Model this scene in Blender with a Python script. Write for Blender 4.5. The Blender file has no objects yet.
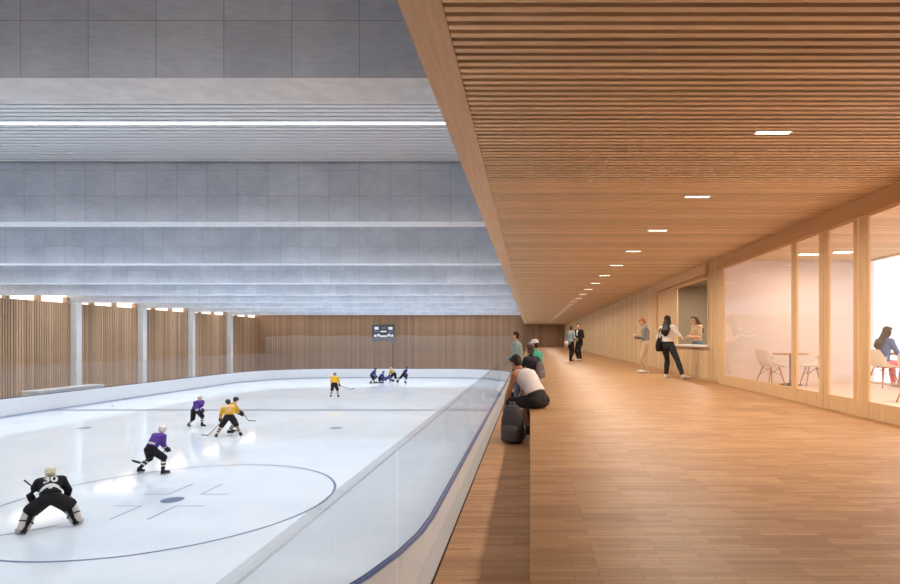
import bpy, math, random
from mathutils import Vector, Matrix
from mathutils.bvhtree import BVHTree
random.seed(7)
S = bpy.context.scene
COL = S.collection
PI = math.pi
F = 550.0; VX = 530.0; VY = 339.0; EYE = 4.6        # focal length in pixels, vanishing point, eye height over the ice
FLOOR = 3.55; STEP = 3.10; CEIL = 6.50
def W(px, py, Y):                                     # photograph point at depth Y -> place
    return Vector(((px - VX) * Y / F, Y, EYE - (py - VY) * Y / F))

# ------------------------------------------------------------------ materials
def srgb(r, g, b):
    f = lambda c: (c / 255 / 12.92) if c / 255 <= 0.04045 else ((c / 255 + 0.055) / 1.055) ** 2.4
    return (f(r), f(g), f(b), 1.0)
class NT:
    def __init__(s, name):
        s.m = bpy.data.materials.new(name); s.m.use_nodes = True
        s.t = s.m.node_tree; s.t.nodes.clear()
        s.out = s.n('ShaderNodeOutputMaterial')
    def n(s, typ, **kw):
        o = s.t.nodes.new(typ)
        for k, v in kw.items():
            if k.startswith('i_'): o.inputs[k[2:].replace('_', ' ')].default_value = v
            else: setattr(o, k, v)
        return o
    def l(s, a, b): s.t.links.new(a, b)
    def pos(s): return s.n('ShaderNodeNewGeometry').outputs['Position']
    def obj(s): return s.n('ShaderNodeTexCoord').outputs['Object']
    def scale(s, v, sc):
        m = s.n('ShaderNodeMapping'); m.inputs['Scale'].default_value = sc; s.l(v, m.inputs['Vector']); return m.outputs[0]
    def noise(s, v, scale, detail=4, rough=.55):
        o = s.n('ShaderNodeTexNoise'); o.inputs['Scale'].default_value = scale; o.inputs['Detail'].default_value = detail
        o.inputs['Roughness'].default_value = rough; s.l(v, o.inputs['Vector']); return o.outputs['Fac']
    def math(s, op, a, b=None):
        o = s.n('ShaderNodeMath', operation=op)
        for i, x in enumerate((a, b)):
            if x is None: continue
            if isinstance(x, (int, float)): o.inputs[i].default_value = x
            else: s.l(x, o.inputs[i])
        return o.outputs[0]
    def mix(s, fac, a, b, blend='MIX'):
        o = s.n('ShaderNodeMix', data_type='RGBA', blend_type=blend)
        for i, x in ((0, fac), (6, a), (7, b)):
            if isinstance(x, (int, float)): o.inputs[i].default_value = x
            elif isinstance(x, tuple): o.inputs[i].default_value = x
            else: s.l(x, o.inputs[i])
        return o.outputs[2]
    def rng(s, v, a, b, lo=0., hi=1.):
        o = s.n('ShaderNodeMapRange'); s.l(v, o.inputs[0])
        for i, x in ((1, lo), (2, hi), (3, a), (4, b)): o.inputs[i].default_value = x
        return o.outputs[0]
    def bsdf(s, col, rough=.6, spec=.4, metal=0., bump=None, bd=.02, bs=.3):
        b = s.n('ShaderNodeBsdfPrincipled')
        for k, v in (('Base Color', col), ('Roughness', rough), ('Specular IOR Level', spec), ('Metallic', metal)):
            if isinstance(v, (int, float, tuple)): b.inputs[k].default_value = v
            else: s.l(v, b.inputs[k])
        if bump is not None:
            bp = s.n('ShaderNodeBump'); bp.inputs['Strength'].default_value = bs; bp.inputs['Distance'].default_value = bd
            s.l(bump, bp.inputs['Height']); s.l(bp.outputs[0], b.inputs['Normal'])
        return b.outputs[0]
    def done(s, sh): s.l(sh, s.out.inputs['Surface']); return s.m

def plain(name, rgb, rough=.6, var=.12, scale=25., spec=.3, metal=0.):
    t = NT(name); v = t.obj(); n = t.noise(v, scale, 3)
    c = srgb(*rgb); d = tuple(x * (1 - var) for x in c[:3]) + (1,)
    return t.done(t.bsdf(t.mix(n, d, c), rough, spec, metal))
def wood(name, a, b, grain=(1, 1, 1), scale=6., rough=.5, pitch=None, axis=1, var=.35, spec=.3):
    """grain noise stretched by the scale vector; pitch adds a tone of its own to every batten"""
    t = NT(name); p = t.pos()
    n = t.noise(t.scale(p, grain), scale, 5, .6)
    c = t.mix(t.rng(n, 0, 1, .3, .7), srgb(*a), srgb(*b))
    if pitch:
        sx = t.n('ShaderNodeSeparateXYZ'); t.l(p, sx.inputs[0])
        w = t.n('ShaderNodeTexWhiteNoise', noise_dimensions='1D')
        t.l(t.math('FLOOR', t.math('DIVIDE', sx.outputs[axis], pitch)), w.inputs['W'])
        g = t.rng(w.outputs['Value'], 1 - var, 1 + var * .4)
        c = t.mix(1., c, g, 'MULTIPLY')
    return t.done(t.bsdf(c, rough, spec))
def emit(name, rgb, strength):
    t = NT(name); e = t.n('ShaderNodeEmission'); e.inputs[0].default_value = srgb(*rgb); e.inputs[1].default_value = strength
    return t.done(e.outputs[0])
def glass(name, tint=(1, 1, 1), haze=.04, refl=.5, hazecol=(235, 235, 240), rough=.02):
    t = NT(name)
    tr = t.n('ShaderNodeBsdfTransparent'); tr.inputs[0].default_value = (*tint, 1)
    gl = t.n('ShaderNodeBsdfGlossy'); gl.inputs['Roughness'].default_value = rough
    df = t.n('ShaderNodeBsdfDiffuse'); df.inputs[0].default_value = srgb(*hazecol)
    lw = t.n('ShaderNodeLayerWeight'); lw.inputs[0].default_value = .5
    f = t.math('MULTIPLY', t.math('ADD', t.math('POWER', lw.outputs['Facing'], 4.), .04), refl)
    m1 = t.n('ShaderNodeMixShader'); m1.inputs[0].default_value = haze; t.l(tr.outputs[0], m1.inputs[1]); t.l(df.outputs[0], m1.inputs[2])
    m2 = t.n('ShaderNodeMixShader'); t.l(f, m2.inputs[0]); t.l(m1.outputs[0], m2.inputs[1]); t.l(gl.outputs[0], m2.inputs[2])
    return t.done(m2.outputs[0])
def concrete(name, a, b, panel=None):
    t = NT(name); p = t.pos(); n = t.noise(p, 1.1, 6, .65); n2 = t.noise(t.scale(p, (2, 2, 14)), 2.5, 4)
    c = t.mix(t.rng(n, 0, 1, .3, .7), srgb(*a), srgb(*b))
    c = t.mix(1., c, t.rng(n2, .9, 1.06, .3, .7), 'MULTIPLY')
    if panel:
        sx = t.n('ShaderNodeSeparateXYZ'); t.l(p, sx.inputs[0]); cb = t.n('ShaderNodeCombineXYZ')
        t.l(t.math('ADD', sx.outputs[0], t.math('MULTIPLY', sx.outputs[1], .31)), cb.inputs[0]); t.l(t.math('SUBTRACT', sx.outputs[2], 7.43), cb.inputs[1])
        br = t.n('ShaderNodeTexBrick', offset=.0, squash=1.)
        for k, v in (('Scale', 1.), ('Mortar Size', .006), ('Mortar Smooth', .3), ('Brick Width', .735), ('Row Height', .62), ('Bias', 0.)): br.inputs[k].default_value = v
        br.inputs['Color1'].default_value = (.92, .92, .93, 1); br.inputs['Color2'].default_value = (1.03, 1.03, 1.03, 1); br.inputs['Mortar'].default_value = (.62, .62, .65, 1)
        t.l(cb.outputs[0], br.inputs['Vector'])
        c = t.mix(1., c, br.outputs['Color'], 'MULTIPLY')
    return t.done(t.bsdf(c, .8, .2))
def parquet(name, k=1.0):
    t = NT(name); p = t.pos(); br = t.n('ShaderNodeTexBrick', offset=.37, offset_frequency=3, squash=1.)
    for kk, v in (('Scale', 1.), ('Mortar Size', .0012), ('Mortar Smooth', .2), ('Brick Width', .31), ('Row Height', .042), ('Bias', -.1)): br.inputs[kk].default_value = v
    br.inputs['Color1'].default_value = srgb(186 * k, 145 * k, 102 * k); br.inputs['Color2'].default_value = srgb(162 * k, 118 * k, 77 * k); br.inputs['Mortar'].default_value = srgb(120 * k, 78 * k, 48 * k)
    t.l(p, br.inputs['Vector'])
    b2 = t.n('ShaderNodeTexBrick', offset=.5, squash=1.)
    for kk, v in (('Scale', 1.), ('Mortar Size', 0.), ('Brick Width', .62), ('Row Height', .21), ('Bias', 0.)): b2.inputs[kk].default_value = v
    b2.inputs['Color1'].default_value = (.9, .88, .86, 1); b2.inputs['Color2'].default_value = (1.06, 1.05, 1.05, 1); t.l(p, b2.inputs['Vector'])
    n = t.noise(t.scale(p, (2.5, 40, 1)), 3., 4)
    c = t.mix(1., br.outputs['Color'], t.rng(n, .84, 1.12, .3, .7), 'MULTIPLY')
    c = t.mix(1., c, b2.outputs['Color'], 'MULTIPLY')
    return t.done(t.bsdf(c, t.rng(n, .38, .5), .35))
def ice_mat():
    t = NT('ice'); p = t.pos(); n = t.noise(p, .35, 6, .6); n2 = t.noise(t.scale(p, (1, .35, 1)), 3.2, 6, .7)
    c = t.mix(t.rng(n, 0, 1, .35, .65), srgb(226, 235, 243), srgb(236, 242, 247))
    c = t.mix(t.rng(n2, 0, .5, .5, .8), c, srgb(243, 246, 249))
    return t.done(t.bsdf(c, t.rng(n2, .035, .11), .42))

M = {}
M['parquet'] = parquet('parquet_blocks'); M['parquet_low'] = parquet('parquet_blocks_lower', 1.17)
M['room_floor'] = plain('pale_room_floor', (222, 196, 176), .45, .06, 3)
M['ceil_slat'] = wood('ceiling_slat_wood', (239, 211, 173), (223, 191, 152), (.6, 8, 8), 4., .55, .0905, 1, .22)
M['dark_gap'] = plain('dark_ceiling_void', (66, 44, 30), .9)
M['fascia'] = wood('fascia_wood', (212, 180, 144), (196, 162, 126), (10, .5, 10), 3., .5)
M['frame'] = wood('light_oak_frame', (230, 196, 152), (216, 180, 134), (8, 8, .6), 3., .5)
M['header'] = wood('header_oak', (216, 176, 128), (202, 160, 112), (8, .5, 8), 3., .5)
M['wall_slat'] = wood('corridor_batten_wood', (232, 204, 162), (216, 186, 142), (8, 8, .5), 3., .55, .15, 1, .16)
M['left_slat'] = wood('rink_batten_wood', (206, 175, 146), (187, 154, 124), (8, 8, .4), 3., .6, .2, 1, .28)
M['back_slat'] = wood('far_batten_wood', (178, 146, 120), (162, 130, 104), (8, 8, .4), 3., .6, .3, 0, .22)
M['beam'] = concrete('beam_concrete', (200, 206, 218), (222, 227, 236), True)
M['soffit'] = concrete('soffit_ice_bounce', (222, 229, 240), (236, 241, 248))  # paler copy of the beam concrete, ice bounce painted into the underside
M['column'] = concrete('column_concrete', (226, 228, 232), (238, 240, 243))
M['walk'] = concrete('walkway_concrete', (205, 188, 172), (216, 200, 184))
M['rib'] = plain('ribbed_ceiling_metal', (238, 243, 248), .5, .06, 4)
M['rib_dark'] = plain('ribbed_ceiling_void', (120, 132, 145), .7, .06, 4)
M['white_wall'] = plain('white_room_wall', (232, 218, 210), .7, .04, 2)
M['kitchen'] = plain('taupe_kitchen_wall', (158, 142, 122), .7, .06, 2)
M['ice'] = ice_mat()
M['line'] = plain('blue_grey_ice_paint', (104, 118, 152), .35, .1)
M['line_dark'] = plain('dark_ice_paint', (92, 100, 122), .35, .1)
M['board'] = plain('white_board_panel', (224, 226, 230), .35, .04, 2)
M['board_blue'] = plain('blue_board_cap', (38, 64, 118), .6, .08)
M['board_mid'] = plain('pale_blue_board_cap', (98, 124, 166), .6, .08)
M['kick'] = plain('blue_grey_kick_strip', (168, 178, 196), .4)
M['rail_glass'] = glass('balustrade_glass', (.90, .925, .94), .10, .35, (200, 206, 214))
M['rail_edge'] = glass('balustrade_glass_edge', (.95, .955, .96), .10, .2, (220, 222, 224))
M['plexi'] = glass('rink_plexiglass', (.94, .94, .94), .09, .35, (225, 222, 222))
M['net'] = glass('safety_net', (.92, .92, .92), .15, 0., (215, 205, 198))
M['pane'] = glass('window_pane', (.97, .95, .93), .12, .8, (246, 228, 212))
M['lamp'] = emit('warm_lamp_face', (255, 240, 222), 7.)
M['tube'] = emit('cool_tube_light', (235, 244, 255), 3.2)
M['clerestory'] = emit('bright_clerestory_glass', (255, 238, 218), 2.1)
M['kitchen_lamp'] = emit('kitchen_strip_light', (255, 246, 232), 4.)
M['metal_dark'] = plain('dark_metal', (58, 60, 64), .4, .1, 20, .5, .6)
M['metal_grey'] = plain('grey_metal', (150, 154, 158), .35, .1, 20, .5, .7)
M['white_plastic'] = plain('white_chair_plastic', (240, 232, 222), .4, .03)
M['dowel'] = wood('chair_leg_wood', (196, 140, 96), (176, 120, 80), (8, 8, 1), 5.)
M['table_top'] = wood('table_top_wood', (206, 166, 126), (190, 148, 108), (1, 8, 8), 4.)
M['sill'] = plain('white_sill', (238, 234, 230), .35, .03)

# ------------------------------------------------------------------ mesh helpers
class MB:
    def __init__(s): s.v = []; s.f = []; s.m = []
    def box(s, x0, x1, y0, y1, z0, z1, mi=0, bot=None):
        b = len(s.v)
        s.v += [(x0,y0,z0),(x1,y0,z0),(x1,y1,z0),(x0,y1,z0),(x0,y0,z1),(x1,y0,z1),(x1,y1,z1),(x0,y1,z1)]
        s.f += [(b,b+3,b+2,b+1),(b+4,b+5,b+6,b+7),(b,b+1,b+5,b+4),(b+1,b+2,b+6,b+5),(b+2,b+3,b+7,b+6),(b+3,b,b+4,b+7)]
        s.m += [mi if bot is None else bot] + [mi] * 5
    def bar(s, p, q, w, h, mi=0, up=(0, 0, 1)):                # rectangular bar from p to q
        p = Vector(p); q = Vector(q); d = (q - p).normalized(); u = Vector(up)
        if abs(d.dot(u)) > .98: u = Vector((0, 1, 0))
        r = d.cross(u).normalized(); u = r.cross(d).normalized(); b = len(s.v)
        for c in (p, q):
            for a, e in ((-1,-1),(1,-1),(1,1),(-1,1)): s.v.append(tuple(c + r * a * w / 2 + u * e * h / 2))
        s.f += [(b,b+1,b+2,b+3),(b+7,b+6,b+5,b+4)] + [(b+i, b+4+i, b+4+(i+1)%4, b+(i+1)%4) for i in range(4)]
        s.m += [mi] * 6
    def loft(s, secs, n=14, mi=0):                             # closed skin over elliptical sections (centre, axis a, axis b)
        b = len(s.v); k = len(secs)
        for c, ex, ey in secs:
            for i in range(n):
                a = 2 * PI * i / n; s.v.append(tuple(c + ex * math.cos(a) + ey * math.sin(a)))
        for j in range(k - 1):
            for i in range(n):
                s.f.append((b+j*n+i, b+j*n+(i+1)%n, b+(j+1)*n+(i+1)%n, b+(j+1)*n+i)); s.m.append(mi)
        s.f.append(tuple(b+i for i in reversed(range(n)))); s.f.append(tuple(b+(k-1)*n+i for i in range(n))); s.m += [mi, mi]
    def tube(s, pts, r, n=10, mi=0, flat=None):                # round-ended tube through points; r one radius or one per point
        pts = [Vector(p) for p in pts]; rs = r if isinstance(r, (list, tuple)) else [r] * len(pts)
        secs = []; K = len(pts)
        def frame(d):
            ref = flat[0] if flat else (Vector((0, 0, 1)) if abs(d.z) < .9 else Vector((0, 1, 0)))
            ex = d.cross(ref)
            if ex.length < 1e-4: ex = d.cross(Vector((1, 0, .3)))
            ex.normalize(); return ex, ex.cross(d).normalized()
        for i in range(K):
            d = (pts[min(i+1, K-1)] - pts[max(i-1, 0)]).normalized(); ex, ey = frame(d); fl = flat[1] if flat else 1.
            if i == 0:
                for t in (.98, .8, .45): secs.append((pts[0] - d * rs[0] * t, ex * rs[0] * math.sqrt(1-t*t), ey * rs[0] * fl * math.sqrt(1-t*t)))
            secs.append((pts[i], ex * rs[i], ey * rs[i] * fl))
            if i == K - 1:
                for t in (.45, .8, .98): secs.append((pts[i] + d * rs[i] * t, ex * rs[i] * math.sqrt(1-t*t), ey * rs[i] * fl * math.sqrt(1-t*t)))
        s.loft(secs, n, mi)
    def ball(s, c, ex, ey, ez, n=14, mi=0):
        c = Vector(c); secs = []
        for k in range(1, 10):
            a = PI * k / 10; secs.append((c - ez * math.cos(a), ex * math.sin(a), ey * math.sin(a)))
        s.loft(secs, n, mi)
    def quad(s, a, b, c, d, mi=0):
        k = len(s.v); s.v += [tuple(a), tuple(b), tuple(c), tuple(d)]; s.f.append((k, k+1, k+2, k+3)); s.m.append(mi)
    def build(s, name, mats, parent=None, off=None, smooth=False, kind=None):
        me = bpy.data.meshes.new(name)
        o = Vector(off) if off is not None else (Vector(parent.matrix_basis.translation) if parent else Vector())
        if parent is not None and off is None and parent.parent is not None: o = Vector(parent.get('_o', (0, 0, 0)))
        me.from_pydata([(x - o.x, y - o.y, z - o.z) for x, y, z in s.v], [], s.f)
        for m in (mats if isinstance(mats, (list, tuple)) else [mats]): me.materials.append(m)
        me.polygons.foreach_set('material_index', s.m)
        if smooth: me.polygons.foreach_set('use_smooth', [True] * len(s.f))
        me.update()
        ob = bpy.data.objects.new(name, me); COL.objects.link(ob)
        if parent is not None: ob.parent = parent
        else: ob.location = o
        if kind: ob['kind'] = kind
        return ob
def tag(o, label, cat, group=None):
    o['label'] = label; o['category'] = cat
    if group: o['group'] = group
    return o
def thing(name, label, cat, loc, group=None):
    o = bpy.data.objects.new(name, None); COL.objects.link(o); o.location = loc; o.empty_display_size = .2
    return tag(o, label, cat, group)
def struct(name, loc=(0, 0, 0)):
    o = bpy.data.objects.new(name, None); COL.objects.link(o); o.location = loc; o['kind'] = 'structure'; return o
def sbox(name, mat, *b):
    m = MB(); m.box(*b); o = m.build(name, mat, off=((b[0]+b[1])/2, (b[2]+b[3])/2, b[4])); o['kind'] = 'structure'; return o
def copy_tree(o, parent=None):
    c = o.copy(); COL.objects.link(c)
    if parent: c.parent = parent
    for ch in list(o.children): copy_tree(ch, c)
    return c
def area(name, loc, sx, sy, power, col, spread=PI, rot=(0, 0, 0)):
    l = bpy.data.lights.new(name, 'AREA'); l.shape = 'RECTANGLE'; l.size = sx; l.size_y = sy; l.energy = power
    l.color = col; l.spread = spread
    o = bpy.data.objects.new(name, l); COL.objects.link(o); o.location = loc; o.rotation_euler = rot; return o

# ------------------------------------------------------------------ the setting: corridor
YB = 71.5                                                     # far wall
XR = 4.47; XROOM = 8.15; YROOM = 13.5
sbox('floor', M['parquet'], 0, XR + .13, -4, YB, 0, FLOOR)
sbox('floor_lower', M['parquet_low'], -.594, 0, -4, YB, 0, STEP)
sbox('trim_1', M['dark_gap'], -.606, -.594, -4, YB, STEP - .25, STEP + .004)        # dark edge strip of the lower floor
sbox('floor_room', M['room_floor'], XR + .13, XROOM + .3, -4, YROOM + .2, FLOOR - .2, FLOOR + .002)
sbox('floor_kitchen', M['kitchen'], XR + .13, 7.4, YROOM + .2, 19.9, FLOOR - .2, FLOOR + .002)
# slatted ceiling: every slat is real, running across the corridor
m = MB(); y = -4.
while y < YB - .05:
    x1 = XROOM if y < YROOM - .05 else XR
    m.box(-.494, x1, y, y + .048, CEIL, CEIL + .085); y += .0905
ce = m.build('ceiling', M['ceil_slat'], kind='structure')
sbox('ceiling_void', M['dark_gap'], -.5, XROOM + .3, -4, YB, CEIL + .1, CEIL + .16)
m = MB(); m.box(-.745, -.500, -4, YB, CEIL - .002, CEIL + .95); m.build('trim_2', M['fascia'], kind='structure')
sbox('wall_gallery', M['beam'], -.745, -.55, -4, YB, CEIL + .95, 9.2)
sbox('wall_near', M['white_wall'], -.745, XROOM + .3, -4.2, -4, 0, CEIL + .2)
# right wall battens
def battens(name, mat, y0, y1, z0, z1, pitch=.15):
    m = MB(); m.box(XR + .03, XR + .13, y0, y1, z0, z1)
    y = y0
    while y < y1 - .02:
        m.box(XR, XR + .03, y + .012, min(y + pitch - .012, y1), z0, z1); y += pitch
    return m.build(name, mat, kind='structure')
battens('wall_right', M['wall_slat'], 19.42, YB, FLOOR, CEIL)
battens('wall_right_2', M['wall_slat'], 13.74, 19.42, FLOOR, 4.395, .22)
battens('wall_right_3', M['wall_slat'], 13.08, 13.74, FLOOR, CEIL, .11)
sbox('wall_right_near', M['wall_slat'], XR, XR + .13, -4, 2.2, FLOOR, CEIL)
sbox('trim_3', M['header'], XR - .03, XR + .13, 2.2, 13.08, 6.25, CEIL)
sbox('baseboard_right', M['header'], XR - .012, XR, 13.08, YB, FLOOR, FLOOR + .06)
# glazed units: frame > pane
def glazed(name, y0, y1, l, r, z0=3.775, z1=6.25, rail=True):
    e = struct(name, (XR + .06, (y0 + y1) / 2, FLOOR)); f = MB()
    f.box(XR, XR + .035, y0, y0 + l, FLOOR, z1); f.box(XR, XR + .035, y1 - r, y1, FLOOR, z1)
    f.box(XR + .003, XR + .032, y0 + l, y1 - r, FLOOR, z0); f.box(XR + .006, XR + .03, y0 + l, y1 - r, z1 - .03, z1)
    f.build('frame', M['frame'], e)
    p = MB(); X = XR + .018; p.quad((X, y0 + l, z0), (X, y0 + l, z1 - .03), (X, y1 - r, z1 - .03), (X, y1 - r, z0))
    p.build('pane', M['pane'], e); return e
glazed('window_1', 9.31, 13.08, .10, .38)
glazed('door_1', 8.38, 9.30, .13, .07)
glazed('window_2', 7.505, 8.37, .10, .13)
glazed('window_3', 4.5, 7.475, .12, .20)
glazed('window_4', 2.2, 4.49, .2, .12)
# serving hatch
h = struct('window_5', (XR, 16.6, 4.4))
f = MB(); f.box(XR - .09, XR + .13, 13.74, 19.42, 6.24, CEIL); f.build('roller_box', M['frame'], h)
f = MB(); f.box(XR - .05, XR + .1, 13.80, 19.38, 6.14, 6.21); f.build('guide_rail', M['header'], h)
f = MB(); f.box(XR - .02, XR + .13, 13.74, 13.80, 4.40, 6.24); f.box(XR - .02, XR + .13, 19.36, 19.42, 4.40, 6.24); f.build('frame', M['frame'], h)
f = MB(); f.box(XR + .03, XR + .07, 16.84, 19.36, 4.44, 6.14); f.build('sliding_panel', M['frame'], h)
f = MB(); f.box(XR - .10, XR + .35, 13.72, 16.9, 4.395, 4.44); f.build('sill', M['sill'], h)
# kitchen behind the hatch
sbox('wall_kitchen_right', M['kitchen'], 7.2, 7.4, 13.7, 19.9, FLOOR, CEIL)
sbox('wall_kitchen_far', M['kitchen'], XR + .13, 7.2, 19.7, 19.9, FLOOR, CEIL)
sbox('ceiling_kitchen', M['kitchen'], XR + .13, 7.4, 13.7, 19.9, CEIL - .02, CEIL + .05)
m = MB(); m.box(5.2, 5.32, 14.6, 18.6, CEIL - .06, CEIL - .02); tag(m.build('strip_light', M['kitchen_lamp'], off=(5.26, 16.6, CEIL - .06)), 'long white strip light on the ceiling of the room behind the serving hatch', 'light')
area('kitchen_light', (5.6, 16.6, CEIL - .1), .3, 3.5, 130, (1, .93, .82))
# meeting room
sbox('wall_room_far', M['white_wall'], XR + .13, XROOM + .3, YROOM, YROOM + .2, FLOOR, CEIL + .1)
e = struct('window_6', (XROOM, 5, FLOOR)); f = MB()
f.box(XROOM, XROOM + .12, -4, YROOM, FLOOR, FLOOR + .05); f.box(XROOM, XROOM + .12, -4, YROOM, CEIL - .05, CEIL + .1)
for y in (-3.9, -.6, 2.9, 6.4, 9.9, 13.44): f.box(XROOM, XROOM + .12, y - .03, y + .03, FLOOR + .05, CEIL - .05)
f.build('frame', M['sill'], e)
p = MB(); p.quad((XROOM + .06, -4, FLOOR + .05), (XROOM + .06, YROOM, FLOOR + .05), (XROOM + .06, YROOM, CEIL - .05), (XROOM + .06, -4, CEIL - .05)); p.build('pane', M['pane'], e)
ROOM_FILL = [(6.4, 8.5), (6.4, 6.3), (6.4, 4.1)]  # extra lamps out of view, added to brighten the glazed room's walls
# recessed ceiling lights, each with a trim and a glowing face
def ceiling_light(name, label, cat, X, Y, w, d, power, group):
    t = thing(name, label, cat, (X, Y, CEIL), group); f = MB()
    for a in ((X-w/2-.012, X-w/2, Y-d/2-.012, Y+d/2+.012), (X+w/2, X+w/2+.012, Y-d/2-.012, Y+d/2+.012)): f.box(*a, CEIL - .008, CEIL + .03)
    for a in ((X-w/2, X+w/2, Y-d/2-.012, Y-d/2), (X-w/2, X+w/2, Y+d/2, Y+d/2+.012)): f.box(*a, CEIL - .008, CEIL + .03)
    f.build('trim_ring', M['sill'], t); f = MB(); f.box(X-w/2, X+w/2, Y-d/2, Y+d/2, CEIL - .005, CEIL + .02); f.build('diffuser', M['lamp'], t)
    area('lamp', (X, Y, CEIL - .02), w, d, power, (1, .87, .72), 2.9)
    return t
names = ['nearest and largest', 'second nearest', 'third nearest', 'fourth nearest', 'fifth nearest', 'sixth nearest']
for k in range(29):
    Y = 5.05 + 2.28 * k
    lb = f'{names[k]} of the recessed rectangular lights along the slatted corridor ceiling' if k < 6 else 'tiny recessed light in the far stretch of the slatted corridor ceiling, beyond the six nearest'
    ceiling_light('recessed_light', lb, 'light', 2.23, Y, .31, .062, max(24, 52 - 2. * max(0, k - 3)), 'recessed lights in a row along the corridor ceiling')
ceiling_light('recessed_light', 'white ceiling light in the glazed room, seen in the narrow door pane', 'light', 6.25, 12.35, .46, .22, 16, 'ceiling lights of the glazed room')
ceiling_light('recessed_light', 'white ceiling light in the glazed room, seen in the pane right of the narrow door', 'light', 6.86, 12.05, .38, .2, 16, 'ceiling lights of the glazed room')

for i, (x, y) in enumerate(ROOM_FILL):
    ceiling_light('recessed_light', 'added fill light in the glazed room, out of view beyond the right edge, ' + ('nearest its far wall', 'in the middle', 'nearest the viewer')[i], 'light', x, y, .46, .22, 75, 'ceiling lights of the glazed room')
# ------------------------------------------------------------------ the setting: rink hall
XL = -35.5
sbox('floor_rink', M['walk'], XL - .5, -.6, -6, YB, -.2, -.03)
sbox('wall_gallery_low', M['walk'], -.6, -.5, -6, YB, -.03, STEP - .26)
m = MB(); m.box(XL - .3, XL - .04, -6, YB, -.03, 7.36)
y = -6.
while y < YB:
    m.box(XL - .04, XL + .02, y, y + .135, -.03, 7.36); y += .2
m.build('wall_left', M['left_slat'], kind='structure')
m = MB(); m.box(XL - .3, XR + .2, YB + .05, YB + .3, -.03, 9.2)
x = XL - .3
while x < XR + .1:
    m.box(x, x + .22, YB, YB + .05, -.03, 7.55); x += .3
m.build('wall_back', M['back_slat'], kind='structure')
sbox('wall_front', M['beam'], XL - .5, -.6, -6.3, -6, -.2, 9.2)
e = struct('window_7', (XL - .3, 32, 7.36)); f = MB()
for k in range(-4, 29):
    yy = 5.96 + 7.3 * k / 3 - .25
    if yy < YB - .3: f.box(XL - .25, XL + .05, yy - .14, yy + .14, 7.3, 7.80)
f.build('post', M['left_slat'], e)
p = MB(); p.box(XL - .4, XL - .32, -6, YB, 7.3, 8.95); p.build('pane', M['clerestory'], e)
sbox('wall_left_top', M['beam'], XL - .5, XL - .3, -6, YB, 8.9, 9.2)
# ribbed ceiling
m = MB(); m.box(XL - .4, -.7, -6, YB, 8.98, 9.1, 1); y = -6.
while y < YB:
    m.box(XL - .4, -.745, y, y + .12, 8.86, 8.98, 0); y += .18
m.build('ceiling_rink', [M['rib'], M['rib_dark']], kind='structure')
order = ['nearest', 'second', 'third', 'fourth', 'fifth', 'sixth', 'seventh', 'eighth', 'ninth']
BY = [5.96 + 7.3 * k for k in range(9)]
for k, Y in enumerate(BY):
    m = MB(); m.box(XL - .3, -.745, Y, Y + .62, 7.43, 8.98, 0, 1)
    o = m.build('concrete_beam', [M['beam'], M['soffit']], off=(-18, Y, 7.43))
    tag(o, f'{order[k]} deep grey concrete beam across the rink hall, counted from the top of the picture', 'beam', 'concrete beams over the ice')
    if k >= 4:
        c = MB(); c.box(XL - .02, XL + .48, Y + .02, Y + .52, -.03, 7.43)
        o = c.build('concrete_column', M['column'], off=(XL + .2, Y + .27, -.03))
        w = ['column beyond the left edge, nearest the viewer', 'leftmost', 'second from the left', 'third from the left', 'farthest, close to the back corner']
        tag(o, f'pale square concrete column against the left timber wall, {w[k-4]}', 'column', 'columns along the left wall')
# tube lights in the bays and their light
BAYW = [340, 510, 640, 760, 840, 870, 880, 900, 900, 640]
for k in range(10):
    Y = 10.84 + 7.3 * (k - 1)
    if k == 1:
        t = MB(); t.box(XL + .5, -1.2, Y - .02, Y + .02, 8.84, 8.857)
        o = t.build('tube_light', M['tube'], off=(-18, Y, 8.84)); tag(o, 'long thin white tube light running across the ribbed rink ceiling', 'light')
    area('bay_light', (-18, Y, 8.835), 33, .025, BAYW[k], (.915, .955, 1.), 2.45)

# ------------------------------------------------------------------ rink
RX0, RX1, RY0, RY1, RR = -30.9, -1.87, 2.4, 65.0, 8.5
def ring(inset, n=14):
    x0, x1, y0, y1, r = RX0 + inset, RX1 - inset, RY0 + inset, RY1 - inset, RR - inset; P = []
    for cx, cy, a0 in ((x1 - r, y0 + r, -PI/2), (x1 - r, y1 - r, 0), (x0 + r, y1 - r, PI/2), (x0 + r, y0 + r, PI)):
        for i in range(n + 1):
            a = a0 + PI / 2 * i / n; P.append(Vector((cx + r * math.cos(a), cy + r * math.sin(a), 0)))
    return P
m = MB(); P = ring(.02); m.v = [(p.x, p.y, 0.) for p in P] + [(p.x, p.y, -.03) for p in P]; n = len(P)
m.f = [tuple(range(n))] + [(i, n + i, n + (i+1) % n, (i+1) % n) for i in range(n)]; m.m = [0] * len(m.f)
ice = m.build('floor_ice', M['ice'], kind='structure')
def band(name, mats, i0, i1, z0, z1, parent, mi=0, n=14):
    A = ring(i0, n); B = ring(i1, n); m = MB(); k = len(A)
    m.v = [(*p.xy, z0) for p in A] + [(*p.xy, z0) for p in B] + [(*p.xy, z1) for p in B] + [(*p.xy, z1) for p in A]
    for i in range(k):
        j = (i + 1) % k
        for q in range(4): m.f.append((q*k+i, ((q+1)%4)*k+i, ((q+1)%4)*k+j, q*k+j)); m.m.append(mi)
    return m.build(name, mats, parent)
bd = thing('rink_boards', 'white dasher boards with blue cap rail around the ice', 'rink boards', (-16.4, 33.7, 0))
band('panel', M['board'], .12, .0, -.03, 1.08, bd); band('kick_plate', M['kick'], .14, .12, 0, .10, bd)
cap = band('cap_rail', M['board_mid'], .12, .0, 1.08, 1.105, bd)
cap['_o'] = tuple(bd.location)
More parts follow.
